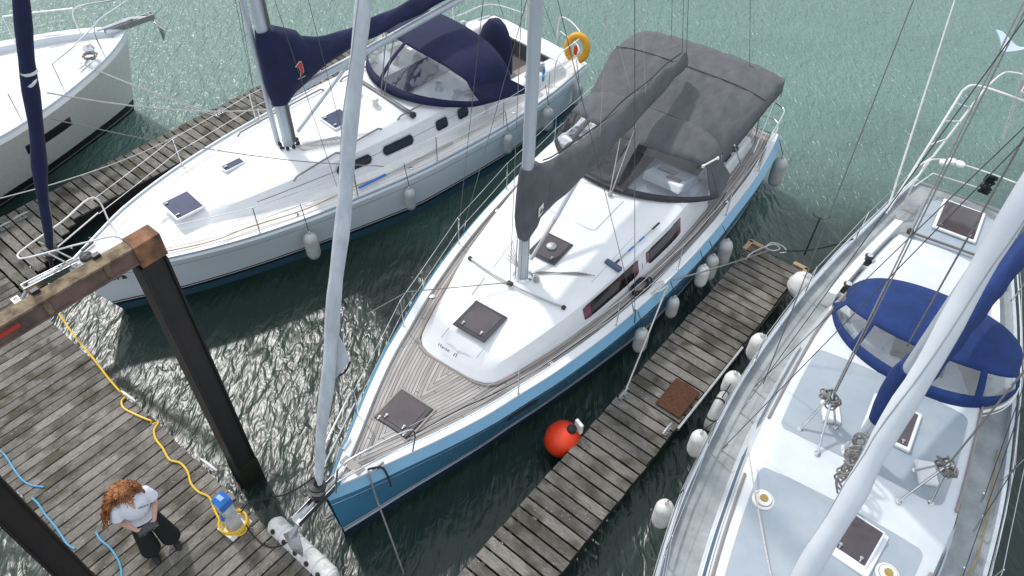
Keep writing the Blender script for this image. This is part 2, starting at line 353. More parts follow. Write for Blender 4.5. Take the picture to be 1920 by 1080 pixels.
# ------------------------------------------------------------------ pontoons
DAZ = radians(38.07); DO = pix(93, 597, .5); DS = Vector((sin(DAZ), cos(DAZ), 0)); DR = Vector((cos(DAZ), -sin(DAZ), 0))
def dk(b, a, z): return Vector((DO.x, DO.y, 0)) + DR * b + DS * a + Vector((0, 0, z))
def planks(root, n, pitch, w, ln, along, start, mt, zt, jit=.012):
    mbp = MB(); t = .032
    if along == 'b': mbp.box((0, ln / 2, -t / 2), (w, ln, t))
    else: mbp.box((ln / 2, 0, -t / 2), (ln, w, t))
    for e in (.07, .5, .93):
        for sx in (-.3, .3):
            c = (sx * w, e * ln, .0012) if along == 'b' else (e * ln, sx * w, .0012)
            mbp.add([(c[0] - .006, c[1] - .006, c[2]), (c[0] + .006, c[1] - .006, c[2]), (c[0] + .006, c[1] + .006, c[2]), (c[0] - .006, c[1] + .006, c[2])], [(0, 1, 2, 3)], 1)
    me = mbp.mesh('plank', [mt, NAIL], 0)
    for i in range(n):
        o = bpy.data.objects.new('plank', me); COL.objects.link(o); o.parent = root
        off = random.uniform(-jit, jit)
        o.location = (start + i * pitch, off, zt + random.uniform(-.003, .003)) if along == 'b' else (off, start + i * pitch, zt + random.uniform(-.003, .003))
        o.rotation_euler = (0, 0, random.uniform(-.003, .003))
NAIL = mat('nail_head', (.05, .045, .04), .6, .4)
DZ = .5
main = thing('main_pontoon', 'wide weathered plank walkway pontoon in the lower left where the woman stands', 'pontoon', dk(0, -2.04, 0), -DAZ)
planks(main, 88, .165, .141, 2.03, 'b', -5.2, PLANK, DZ)
mb = MB()
for y in (.06, .7, 1.35, 1.98): mb.box((2.1, y, .385), (14.6, .09, .16))
mb.build('bearer_frame', FRAMED, main, 0)
for x in (-4.4, -1.5, 1.5, 4.4, 7.4):
    mb = MB(); mb.box((x, 1.02, .1), (2.0, 1.7, .42)); mb.build('float', FRAMED, main, 0, bevel=.03)
fin = thing('finger_pontoon', 'narrow plank finger pontoon with a brown mat beside the blue yacht', 'pontoon', dk(8.24, 0.02, 0), -DAZ)
planks(fin, 50, .19, .160, 1.03, 'a', .1, PLANKX, DZ - .02)
mb = MB()
for x in (.03, .5, 1.0): mb.box((x, 4.8, .36), (.06, 9.55, .16))
mb.build('bearer_frame', FRAMED, fin, 0)
for y in (1.6, 4.6, 8.0):
    mb = MB(); mb.box((.515, y, .1), (.8, 1.8, .4)); mb.build('float', FRAMED, fin, 0, bevel=.03)
mb = MB(); mb.box((1.055, 6.1, .45), (.035, 2.1, .07)); mb.build('rubbing_strip', GALV, fin, 0)
mb = MB(); mb.box((1.055, 8.2, .42), (.03, 2.0, .06)); mb.build('rubbing_strip', FRAMED, fin, 0)
mb = MB(); mb.box((.05, 9.58, .46), (.28, .09, .09)); mb.box((-.05, 9.45, .46), (.09, .3, .09)); mb.build('corner_block', TIMBER, fin, 0, bevel=.01)
mb = MB(); mb.box((.98, 9.58, .46), (.3, .09, .09)); mb.box((1.09, 9.45, .46), (.09, .32, .09)); mb.build('corner_block', TIMBER, fin, 0, bevel=.01)
fin2 = thing('finger_pontoon', 'plank finger pontoon behind the white yacht with navy canvas, upper left', 'pontoon', dk(-3.12, .0, 0), -DAZ)
planks(fin2, 44, .19, .160, 1.08, 'a', .12 + 8 * .19, PLANKX, DZ - .02)
for i in range(8): planks(fin2, 1, .19, .160, 1.08 + (8 - i) * .135, 'a', .12 + i * .19, PLANKX, DZ - .02)
mb = MB()
for x in (.03, .53, 1.05): mb.box((x, 4.9, .36), (.06, 9.8, .16))
mb.build('bearer_frame', FRAMED, fin2, 0)
for y in (1.6, 4.6, 8.0):
    mb = MB(); mb.box((.53, y, .1), (.8, 1.8, .4)); mb.build('float', FRAMED, fin2, 0, bevel=.03)

def cleat(label, p, rz, mt=GALV, ln=.3, group=None):
    o = thing('dock_cleat', label, 'cleat', p, rz, group)
    mb = MB(); mb.tube([(-ln / 2, 0, .075), (-ln / 4, 0, .085), (ln / 4, 0, .085), (ln / 2, 0, .075)], [.012, .02, .02, .012], 8); mb.build('horn_bar', mt, o)
    for s in (-1, 1):
        mb = MB(); mb.tube([(s * .05, 0, 0), (s * .05, 0, .08)], .016, 8); mb.box((s * .05, 0, .004), (.07, .06, .01)); mb.build('leg', mt, o)
    return o
cleat('white mooring cleat at the pontoon edge beside the yellow hose loop', pix(244, 748, DZ), -DAZ + .1, FENDW, .34)
cleat('white mooring cleat at the pontoon edge nearest the dark pile foot', pix(394, 876, DZ), -DAZ + .1, FENDW, .34)
cleat('white cleat with rope loops at the near edge of the wide pontoon', pix(28, 928, DZ), -DAZ + .1, FENDW, .34)
cleat('galvanised cleat on the finger pontoon near the brown mat, right edge', pix(1250, 808, DZ), -DAZ + pi / 2, GALV, .26)
cleat('galvanised cleat with a white line on the left edge of the finger pontoon', pix(1168, 742, DZ), -DAZ + pi / 2, GALV, .26)
cleat('steel cleat on the upper left finger pontoon beside the grey hull', pix(42, 410, DZ), -DAZ + pi / 2, GALV, .3)
cleat('second steel cleat on the upper left finger pontoon, at its outer corner edge', pix(10, 428, DZ), -DAZ + pi / 2, GALV, .3)
cleat('steel cleat far along the upper left finger holding the grey yacht lines', pix(412, 214, DZ), -DAZ + pi / 2, GALV, .3)

# portal of two piles and a beam straddling the walkway
PB = pix(470, 898, 0)
def hpile(label, base, h):
    o = thing('steel_pile', label, 'pile', (base.x, base.y, 0), -DAZ)
    mb = MB(); w, d, t = .26, .28, .03
    mb.box((0, d / 2, h / 2 - 1.5), (w, t, h + 3)); mb.build('flange', PILE, o, 0, bevel=.006)
    mb = MB(); mb.box((0, -d / 2, h / 2 - 1.5), (w, t, h + 3)); mb.build('flange', PILEL, o, 0, bevel=.006)
    mb = MB(); mb.box((0, 0, h / 2 - 1.5), (t, d - t, h + 3)); mb.build('web', PILE, o, 0)
    mb = MB(); mb.box((-.085, 0, h / 2 - 1.5), (.02, d - t - .004, h + 3)); mb.box((.085, 0, h / 2 - 1.5), (.02, d - t - .004, h + 3)); mb.build('side_plate', PILEL, o, 0)
    mb = MB(); mb.box((0, 0, .12), (.275, .325, .9)); mb.build('weed_band', mat('tidal_weed', (.018, .022, .010), .9, var=.5, vs=9, bump=1, bs=30), o, 0)
    return o
hpile('black tarred steel pile rising from the water beside the wide pontoon', PB, 4.72)
hpile('black pile at the bottom left corner, on the near side of the wide pontoon', PB - DS * 2.42, 4.72)
beam = thing('rusty_beam', 'rusty pink and brown steel crossbeam joining the two pile tops', 'beam', PB, -DAZ)
mb = MB(); mb.box((.0, -1.20, 4.90), (.12, 2.72, .175)); mb.build('web', RUSTW, beam, 0)
mb = MB(); mb.box((0, -1.20, 5.0), (.17, 2.72, .028)); mb.build('top_flange', RUSTF, beam, 0, bevel=.004)
mb = MB(); mb.box((0, -1.20, 4.80), (.17, 2.72, .024)); mb.build('bottom_flange', RUSTW, beam, 0)
for y in (-.42, -1.05, -1.75):
    mb = MB(); mb.box((.067, y, 4.90), (.016, .06, .17)); mb.build('stiffener', RUSTF, beam, 0)
    mb = MB(); mb.box((-.075, y, 5.03), (.06, .08, .05)); mb.build('clamp', DARKM, beam, 0, bevel=.005)
mb = MB(); mb.box((0, .03, 4.88), (.22, .30, .30)); mb.build('pile_cap', RUSTO, beam, 0, bevel=.01)
mb = MB(); mb.box((.066, -1.45, 4.90), (.014, .24, .05)); mb.build('red_plate', RED, beam, 0)
sg = thing('berth_number_sign', 'small white berth number plate on the planks beside the rusty beam', 'sign', pix(30, 562, DZ + .005), -DAZ)
mb = MB(); mb.box((0, 0, .005), (.17, .13, .008)); mb.build('plate', FENDW, sg, 0)
text('lettering', 'B3', .10, BLACK, sg, (0, 0, .011), (1, 0, 0), (0, 1, 0))

# ------------------------------------------------------------------ small dock things
def rope(name, label, pts, r, mt, cat='rope', k=6, n=6, group=None, smooth_it=True):
    mb = MB(); mb.tube(smooth_pts(pts, k) if smooth_it else pts, r, n); o = mb.build(name, mt)
    return tag(o, label, cat, group)
hose = [pix(*q) for q in [(108, 585, .53), (140, 630, .53), (175, 672, .53), (200, 705, .53), (222, 731, .525)]] + [pix(*q, .47) for q in [(228, 738)]] + [pix(*q, .525) for q in [(236, 742), (228, 752), (232, 765), (252, 776), (275, 786), (283, 789)]] + [pix(285, 795, .48)] + [pix(*q, .525) for q in [(297, 792), (289, 806), (292, 823), (305, 840), (318, 862), (338, 868), (352, 885), (358, 906), (372, 922), (392, 932), (402, 955), (412, 975), (425, 992), (440, 1003), (455, 1001), (466, 985)]]
rope('yellow_hose', 'long yellow hose winding along the pontoon edge to the power pedestal', hose, .016, ROPEY, 'hose', 4)
rope('blue_rope', 'topmost piece of pale blue rope at the left edge of the wide pontoon', [pix(*q, .515) for q in [(-12, 838), (8, 852), (25, 878), (42, 900), (60, 910), (82, 913)]], .013, ROPEB, group='blue ropes threaded through the planks')
rope('blue_rope', 'middle piece of pale blue rope running beside the near pile', [pix(*q, .515) for q in [(60, 933), (72, 945), (85, 965), (102, 985), (116, 1005), (126, 1020), (140, 1029)]], .013, ROPEB, group='blue ropes threaded through the planks')
rope('blue_rope', 'lowest piece of pale blue rope left of the woman\'s feet', [pix(*q, .515) for q in [(180, 998), (188, 1012), (205, 1026), (217, 1042), (226, 1062), (229, 1090)]], .013, ROPEB, group='blue ropes threaded through the planks')
rope('mooring_loop', 'white rope loops hanging from the cleat over the near pontoon edge', [pix(*q) for q in [(36, 925, .56), (31, 928, .53), (34, 955, .5), (41, 970, .48), (50, 978, .42), (47, 965, .48), (41, 945, .52), (40, 928, .55)]], .014, ROPEW)

ped = thing('power_pedestal', 'blue capped white power and water pedestal at the pontoon edge', 'pedestal', pix(441, 986, DZ), -DAZ + .1); ped.scale = (.88,) * 3
mb = MB(); mb.box((0, 0, .02), (.36, .40, .04)); mb.build('base_plate', FENDW, ped, 0, bevel=.01)
mb = MB(); mb.box((0, 0, .38), (.20, .20, .68), taper=.92); mb.build('column', PEDW, ped, 0, bevel=.015)
mb = MB(); mb.box((0, 0, .79), (.205, .205, .16)); mb.loft([[V(-.11, -.11, .87), V(.11, -.11, .87), V(.11, .11, .87), V(-.11, .11, .87)], [V(-.06, -.04, .93), V(.06, -.04, .93), V(.06, .04, .93), V(-.06, .04, .93)]]); cap = mb.build('cap', PEDB, ped, 0, bevel=.008)
Mx = Matrix.Rotation(pi / 2, 3, 'X')
mb = MB(); mb.lathe([(.06, 0), (.06, .006)], (0, -.103, .80), 20, Mx); mb.build('lamp_lens', LAMPW, cap)
for k, zz in enumerate((.5, .38)):
    mb = MB(); mb.lathe([(.045, 0), (.045, .03), (.03, .035)], (.02 - .05 * k, -.095, zz), 14, Mx); mb.build('socket', PEDB, ped)
mb = MB(); mb.lathe([(.05, 0), (.05, .02)], (.06, -.096, .6), 12, Mx); mb.build('meter', GALV, ped)
coil = []
for k in range(30): a = k / 30 * 2 * pi * 2.3; coil.append(V(.19 * cos(a), .17 * sin(a), .06 + .02 * k / 6))
c_ = rope('hose_coil', 'yellow hose coiled loosely round the power pedestal foot', coil, .016, ROPEY, 'hose', 2)
c_.location = ped.location
rope('power_cable', 'black shore power cable from the pedestal across to the blue bow', [pix(452, 960, .95), pix(468, 942, 1.0), pix(500, 935, .9), pix(540, 925, .95), pix(575, 905, 1.2), pix(600, 885, 1.5), pix(622, 868, 1.5)], .012, ROPEK, 'cable')
rope('power_cable', 'thin black cable lying from the pedestal under the white dock fender', [pix(462, 985, .7), pix(470, 998, .52), pix(490, 1018, .52), pix(510, 1026, .52), pix(530, 1022, .6), pix(550, 1008, .75)], .010, ROPEK, 'cable')

DFEND = mat('scuffed_dock_fender', (.72, .72, .70), .6, col2=(.40, .40, .37), vs=7, lo=.28, hi=.5)
def dock_fender(label, c, ln, r):
    o = thing('dock_fender', label, 'fender', c, -DAZ, 'white dock edge fenders')
    MX = Matrix.Rotation(pi / 2, 3, 'Y'); prof = [(r * .55, 0), (r * .85, .04)]
    n = 5
    for i in range(n):
        x0 = .05 + i * (ln - .1) / n; x1 = x0 + (ln - .1) / n; prof += [(r, x0 + .015), (r, x1 - .015), (r * .88, x1)]
    prof += [(r * .85, ln - .03), (r * .5, ln)]
    mb = MB(); mb.lathe(prof, (0, 0, 0), 20, MX); body = mb.build('body', DFEND, o)
    for i in range(n):
        mb = MB(); mb.lathe([(r * .28, 0), (r * .28, .012), (r * .2, .013)], (.05 + (i + .5) * (ln - .1) / n, -r * .76, r * .62), 12, Matrix.Rotation(radians(50), 3, 'X')); mb.build('socket_hole', PILEL, body)
    return o
e0 = dk(5.78, .10, .50); dock_fender('white ribbed dock fender with round holes on the pontoon corner', e0, 1.25, .135)
dock_fender('white dock fender at the bottom edge, following the longer one', e0 + DR * 1.32, 1.25, .135)
mt_ = thing('door_mat', 'brown coir door mat lying on the finger pontoon', 'mat', (pix(1229, 755, DZ) + pix(1312, 738, DZ)) / 2, -DAZ)
mb = MB(); mb.box((0, 0, .012), (.44, .64, .02)); mb.build('pile_surface', BROWN, mt_, 0, bevel=.006)
rod = thing('crutch_pole', 'thin black pole with a curved crutch top at the finger end', 'pole', pix(1508, 478, .45))
mb = MB(); mb.tube([(0, 0, 0), (.0, .0, .95)], .016, 8); mb.build('shaft', DARKM, rod)
mb = MB(); mb.tube([V(-.14 * cos(t) * 1, .05 * cos(t), 1.02 - .09 * sin(t)) for t in [i * pi / 8 for i in range(9)]], .010, 6); mb.build('crutch', DARKM, rod)
bo = pix(1052, 828, .32)
buoy = thing('mooring_buoy', 'round orange buoy fender hanging at the finger pontoon edge', 'buoy', (bo.x - .09, bo.y + .03, .08)); buoy.scale = (1.12,) * 3
mb = MB(); mb.lathe([(.02, .0), (.12, .03), (.22, .12), (.255, .26), (.22, .40), (.12, .49), (.05, .52)], (0, 0, 0), 28, Matrix.Rotation(radians(22), 3, 'Y')); mb.build('ball', ORANGE, buoy)
mb = MB(); mb.lathe([(.06, 0), (.07, .05), (.05, .09)], (.18, .0, .46), 14, Matrix.Rotation(radians(35), 3, 'Y')); mb.build('neck', DARKM, buoy)
mb = MB(); mb.box((.30, .03, .52), (.05, .14, .2), Matrix.Rotation(.6, 3, 'Z')); mb.build('bracket', FENDW, buoy, 0, bevel=.012)

# ------------------------------------------------------------------ boats
class Boat:
    def __init__(s, name, label, o, az, hb, zs, a0, a1, cat='sailboat'):
        s.az = az; s.o = Vector((o.x, o.y, 0)); s.s = Vector((sin(az), cos(az), 0)); s.r = Vector((cos(az), -sin(az), 0))
        s.root = thing(name, label, cat, s.o, -az); s.hb = curve(hb); s.zs = curve(zs); s.a0 = a0; s.a1 = a1
    def l(s, px, py, z): w = pix(px, py, z) - s.o; return Vector((w.dot(s.r), w.dot(s.s), z))
    def w(s, b, a, z): return s.o + s.r * b + s.s * a + Vector((0, 0, z))
    def part(s, name, mb, mt, parent=None, **k): return mb.build(name, mt, parent or s.root, **k)
    def stations(s, n=44): return [s.a0 + (s.a1 - s.a0) * (i / (n - 1)) ** 1.25 for i in range(n)]
    def hull(s, rows, mats, rake=.15, wl=None, ins=.0, fl=1.3):
        # rows: (z or ('s', drop), material index) from the sheer down
        mb = MB(); st = s.stations(); rings = []; s.wlf = wl; s.fl = fl; s.drop1 = rows[1][0][1]
        for a in st:
            zsh = s.zs(a); hb = s.hb(a); t = (a - s.a0) / (s.a1 - s.a0)
            wlb = hb * (wl(t) if wl else (.55 + .38 * min(1, t * 2.2)))
            P = []
            for i, (zr, mi) in enumerate(rows):
                z = zsh - zr[1] if isinstance(zr, tuple) else zr
                if i == 0: b = hb - ins
                elif z >= 0: b = wlb + (hb - wlb) * (max(z, 0) / max(zsh - rows[1][0][1], .1)) ** fl
                else: b = wlb * (1 + z * 1.2)
                b = max(b, .012)
                P.append(Vector((b, a + rake * (1 - z / zsh) * exp(-(a - s.a0) / 1.2), z)))
            rings.append(P)
        n = len(rows)
        for side in (1, -1):
            for j in range(n - 1):
                vs = [Vector((p.x * side, p.y, p.z)) for r in rings for p in (r[j], r[j + 1])]
                fs = [(2 * i, 2 * i + 1, 2 * i + 3, 2 * i + 2) if side > 0 else (2 * i, 2 * i + 2, 2 * i + 3, 2 * i + 1) for i in range(len(rings) - 1)]
                mb.add(vs, fs, rows[j][1])
        e = rings[-1]; mb.add([p for p in e] + [Vector((-p.x, p.y, p.z)) for p in reversed(e)], [tuple(range(2 * n))], rows[1][1])
        return s.part('hull', mb, mats, smooth=50)
    def side(s, a, z):
        wlb = s.hb(a) * s.wlf((a - s.a0) / (s.a1 - s.a0)); return wlb + (s.hb(a) - wlb) * (z / (s.zs(a) - s.drop1)) ** s.fl
    def deckgrid(s, a0, a1, inset, dz, mt, name='deck', camber=.04, n=60, mcol=12, parent=None, inner=None):
        mb = MB(); P = []; U = []
        for i in range(n):
            a = lerp(a0, a1, i / (n - 1)); w = max(s.hb(a) - inset, .02); r = []; u = []
            js = range(-mcol, mcol + 1)
            for j in js:
                b = w * j / mcol; r.append(Vector((b, a, s.zs(a) + dz + camber * (1 - (j / mcol) ** 2)))); u.append((w - abs(b) + .001, a + (40 if b < 0 else 0)))
            P.append(r); U.append(u)
        if inner:  # leave out the cockpit well
            keep = MB(); b_ = 2 * mcol + 1
            for i in range(n - 1):
                for j in range(2 * mcol):
                    q = [P[i][j], P[i][j + 1], P[i + 1][j + 1], P[i + 1][j]]; cx = sum((p for p in q), Vector()) / 4
                    if inner[0] < cx.y < inner[1] and abs(cx.x) < inner[2]: continue
                    keep.add(q, [(0, 3, 2, 1)], 0, [U[i][j], U[i][j + 1], U[i + 1][j + 1], U[i + 1][j]])
            return s.part(name, keep, mt, parent, smooth=0)
        # the two halves separately so the seams mirror at the centre line
        mb.grid([list(reversed(r)) for r in P], 0, [list(reversed(u)) for u in U])
        return s.part(name, mb, mt, parent, smooth=30)
    def rail(s, a0, a1, outer, wd, h, mt, name='toe_rail', n=60, base=-.02):
        for side in (1, -1):
            mb = MB(); R = []
            for i in range(n):
                a = lerp(a0, a1, i / (n - 1)); b1 = max(s.hb(a) - outer, .012); b0 = max(b1 - wd, .004); z = s.zs(a)
                R.append([Vector((side * b0, a, z + base)), Vector((side * b0, a, z + h)), Vector((side * b1, a, z + h)), Vector((side * b1, a, z + base))])
            mb.loft(R if side > 0 else [list(reversed(r)) for r in R]); s.part(name, mb, mt, smooth=30)
    def house(s, outline, zb, zt, inset, mt, name='coachroof', camber=.05, n=40, mi=None):
        f = curve(outline); a0 = outline[0][0]; a1 = outline[-1][0]; ac = (a0 + a1) / 2; hl = (a1 - a0) / 2
        A = [a0 + (a1 - a0) * (.5 - .5 * cos(pi * i / (n - 1))) for i in range(n)]
        def ring(ins, zfun, k=1):
            q = []
            for sd in (1, -1):
                for a in (A if sd > 0 else reversed(A)):
                    w = max(f(a) - ins, .02) * k; aa = ac + (a - ac) * (1 - ins / hl)
                    q.append(Vector((sd * w, aa, zfun(a))))
            return q
        rings = [ring(0, lambda a: zb(a) - .06), ring(.0, lambda a: zb(a) + .02), ring(inset * .45, lambda a: lerp(zb(a), zt(a), .62)), ring(inset * .62, lambda a: zt(a) - .035), ring(inset, lambda a: zt(a))]
        for k in (.75, .5, .25, 0): rings.append(ring(inset, lambda a: zt(a) + camber * (1 - k * k) * min(1, (zt(a) - zb(a)) * 4), k))
        mb = MB(); mb.loft(rings, cap=False)
        s.hf, s.hin, s.hzb, s.hzt = f, inset, zb, zt
        return s.part(name, mb, mt, smooth=32)
    def sidewin(s, a0, a1, f0, f1, mt, name='window', off=.006, sides=(1, -1), rnd=.04, frame=None):
        for sd in sides:
            for ex, m_, nm in ((([(.028, frame, 'window')]) if frame else []) + [(0, mt, name if not frame else 'pane')]):
                mb = MB(); n = 14; G = []
                pf = lambda t: t
                for i in range(n + 1):
                    a = lerp(a0 - ex, a1 + ex, i / n); row = []
                    dist = min(a - (a0 - ex), (a1 + ex) - a); r_ = rnd + ex
                    cut = 0 if dist >= r_ else r_ - sqrt(max(r_ * r_ - (r_ - dist) ** 2, 0))
                    hgt = s.hzt(a) - s.hzb(a)
                    for j in range(5):
                        fz0 = f0 - ex / hgt + cut / hgt; fz1 = f1 + ex / hgt - cut / hgt
                        if fz1 < fz0: fz0 = fz1 = (f0 + f1) / 2
                        t = lerp(fz0, fz1, j / 4); z = lerp(s.hzb(a), s.hzt(a), t)
                        ins = s.hin * .45 * min(1, t / .62) if t < .62 else s.hin * lerp(.45, .62, (t - .62) / .3)
                        row.append(Vector((sd * (s.hf(a) - ins + off + (.006 if not ex and frame else 0)), a, z)))
                    G.append(row)
                if sd > 0: G = [list(reversed(r)) for r in G]
                mb.grid(G); s.part(nm, mb, m_, smooth=40)
    def stanchions(s, As, sides, h=.62, off=.10, lines=(.32, .62), ends=None, r=.011, wr=.0048, mt=STEEL):
        for sd in sides:
            for a in As:
                b = sd * (s.hb(a) - off); z = s.zs(a)
                mb = MB(); mb.tube([(b, a, z), (b, a, z + h)], r, 7); mb.tube([(b, a, z), (b, a, z + .06)], r * 1.9, 7); s.part('stanchion', mb, mt)
            for hh in lines:
                pts = [Vector((sd * (s.hb(a) - off), a, s.zs(a) + hh)) for a in ([ends[0]] + list(As) + [ends[1]] if ends else As)]
                mb = MB()
                for p, q in zip(pts, pts[1:]): mb.tube(sag(p, q, .008, 4), wr, 5)
                s.part('lifeline', mb, mt)
    def wire(s, p, q, r=.005, mt=WIRE, name='rigging_wire', sg_=0):
        mb = MB(); mb.tube(sag(p, q, sg_, 8 if sg_ else 1), r, 5); return s.part(name, mb, mt)
    def tubep(s, name, pts, r, mt, n=8, k=0, closed=False, parent=None):
        mb = MB(); mb.tube(smooth_pts(pts, k, closed) if k else pts, r, n, closed=closed); return s.part(name, mb, mt, parent)
    def mast(s, b, a, z0, z1, rx, ry, mt=ALU, rake=0):
        mb = MB(); R = []
        for z in (z0, z0 + 2, z0 + 6, z1):
            R.append([Vector((b + rx * cos(t), a + rake * (z - z0) + ry * sin(t), z)) for t in [2 * pi * k / 20 for k in range(20)]])
        mb.loft(R); mo = s.part('mast', mb, mt)
        mb = MB(); mb.lathe([(ry * 1.5, 0), (ry * 1.5, .02), (ry * 1.2, .05)], (b, a, z0 - .01), 18); s.part('mast_collar', mb, STEEL)
        return mo
    def furled(s, p, q, r0, r1, mt, name='furled_genoa', drum=True, zd=0, flare=None):
        p = Vector(p); q = Vector(q); d = (q - p).normalized(); n = 60; pts = []; rr = []
        x = d.orthogonal().normalized(); y = d.cross(x)
        for i in range(n + 1):
            t = i / n; a = t * 46
            pts.append(p.lerp(q, t) + (x * cos(a) + y * sin(a)) * .012 * (1 - t)); g = min(1, t * 9)
            rr.append(lerp(r0, r1, g) * (1 - .55 * max(0, t - .2)) * (1 + .07 * sin(a * 1.7) + .04 * random.uniform(-1, 1)))
        mb = MB(); mb.tube(pts, rr, 14); o = s.part(name, mb, mt, smooth=80)
        # seam of the sacrificial strip winding slowly up the roll
        mb = MB(); mb.tube([pts[i] + (x * cos(i * .16) + y * sin(i * .16)) * rr[i] * 1.0 for i in range(n)], .006, 5); s.part('leech_seam', mb, GRV, o)
        if drum:
            M3 = d.to_track_quat('Z', 'Y').to_matrix()
            mb = MB(); mb.lathe([(.03, -.42), (.035, -.22), (.10, -.21), (.11, -.19), (.11, -.175), (.085, -.165), (.085, -.07), (.115, -.06), (.115, -.035), (.05, -.02), (.04, .1)], p, 20, M3); s.part('furling_drum', mb, [DARKM])
            mb = MB(); mb.lathe([(.088, -.155), (.092, -.115), (.088, -.08)], p, 20, M3); s.part('furling_line', mb, ROPEG)
        return o

def fender(label, top, ln, r, mt, tie, group, up=None, rmt=ROPEK):
    o = thing('fender', label, 'fender', (top.x, top.y, top.z), 0, group)
    mb = MB(); mb.lathe([(r * .12, -ln), (r * .35, -ln + .01), (r * .75, -ln + r * .35), (r * .97, -ln + r * .9), (r, -ln + r * 1.2), (r, -r * 1.2), (r * .97, -r * .9), (r * .75, -r * .35), (r * .35, -.01), (r * .2, .0)], (0, 0, 0), 18); mb.build('body', mt, o)
    mb = MB(); mb.lathe([(r * .22, -.01), (r * .25, .03), (r * .12, .06)], (0, 0, 0), 10); mb.build('eye', mt, o)
    mb = MB(); mb.tube(sag(V(0, 0, .05), Vector(tie) - top, 0, 2), .007, 5); mb.build('lanyard', rmt, o)
    return o

# hood: canvas dodger with clear panels. base/top curves are functions of u in [-1,1]
def hood(B, name, base, front, aft, wins, canvas, vinyl, v0=.12, v1=.86, nu=48, drop=None, band=None):
    root = None
    us = sorted(set([-1 + 2 * i / nu for i in range(nu + 1)] + [x for w in wins for x in w]))
    cv = MB(); vn = {}
    bd = MB()
    def pt(u, v):
        p = base(u).lerp(front(u), v); return p + Vector((0, 0, .05 * sin(pi * v))) - Vector((0, .06 * sin(pi * v), 0))
    vs_ = [0, v0, .3, .5, .7, v1, 1]
    for i in range(len(us) - 1):
        uc = (us[i] + us[i + 1]) / 2; wi = next((k for k, w in enumerate(wins) if w[0] < uc < w[1]), None)
        for j in range(len(vs_) - 1):
            vc = (vs_[j] + vs_[j + 1]) / 2
            q = [pt(us[i], vs_[j]), pt(us[i + 1], vs_[j]), pt(us[i + 1], vs_[j + 1]), pt(us[i], vs_[j + 1])]
            if wi is not None and v0 < vc < v1: vn.setdefault(wi, MB()).add(q, [(0, 1, 2, 3)])
            elif band and vc < v0: bd.add(q, [(0, 1, 2, 3)])
            else: cv.add(q, [(0, 1, 2, 3)])
        for j in range(8):
            def tp(u, v): 
                p = front(u).lerp(aft(u), v); return p + Vector((0, 0, .05 * sin(pi * v) * (1 - u * u)))
            cv.add([tp(us[i], j / 8), tp(us[i + 1], j / 8), tp(us[i + 1], (j + 1) / 8), tp(us[i], (j + 1) / 8)], [(0, 1, 2, 3)])
    def weld(m):
        d = {}; nv = []; mp = []
        for v in m.v:
            k = tuple(round(c, 4) for c in v)
            if k not in d: d[k] = len(nv); nv.append(v)
            mp.append(d[k])
        m.v = nv; m.f = [tuple(mp[i] for i in f) for f in m.f]; keep = [i for i, f in enumerate(m.f) if len(set(f)) == len(f)]
        m.f = [m.f[i] for i in keep]; m.m = [m.m[i] for i in keep]; m.uv = [(0, 0)] * len(nv); return m
    r = B.part(name, weld(cv), canvas, smooth=60, solid=.012)
    if band: B.part('canvas_band', weld(bd), band, r, smooth=60, solid=.014)
    for k, m_ in vn.items(): B.part('clear_panel', weld(m_), vinyl, r, smooth=60)
    for fn in (front, aft):
        mb = MB(); mb.tube([fn(-1 + 2 * i / 30) - Vector((0, 0, .02)) for i in range(31)], .013, 6); B.part('hoop', mb, STEEL, r)
    return r
def hatch(B, c, sz, rz, frame, glass, name='hatch', raise_=.03, fw=.035, flush=False, tilt=0):
    mb = MB(); w, l_ = sz; R = Matrix.Rotation(rz, 3, 'Z') @ Matrix.Rotation(tilt, 3, 'X'); c = Vector(c)
    mb.box(c + R @ V(0, 0, raise_ / 2), (w, l_, raise_), R); h = B.part(name, mb, frame, smooth=0, bevel=.02)
    mb = MB(); mb.box(c + R @ V(0, 0, raise_ + .002), (w - 2 * fw, l_ - 2 * fw, .012), R); B.part('glass', mb, glass, h, smooth=0, bevel=.008)
    for sx in (-1, 1):
        mb = MB(); p = c + R @ V(sx * (w / 2 - fw - .07), -(l_ / 2 - fw - .06), raise_ + .015); mb.lathe([(.022, 0), (.022, .014), (.012, .018)], p, 10); mb.box(p + R @ V(0, -.03, .008), (.018, .05, .01), R); B.part('latch', mb, GALV, h)
    return h
def winch(B, p, s=1, mt=DARKM):
    mb = MB(); mb.lathe([(.085 * s, 0), (.08 * s, .02 * s), (.055 * s, .05 * s), (.052 * s, .10 * s), (.07 * s, .125 * s), (.07 * s, .14 * s), (.03 * s, .145 * s)], p, 18); w = B.part('winch', mb, mt)
    mb = MB(); mb.lathe([(.045 * s, .146 * s), (.045 * s, .16 * s), (.015, .165 * s)], p, 14); B.part('winch_cap', mb, STEEL, w)
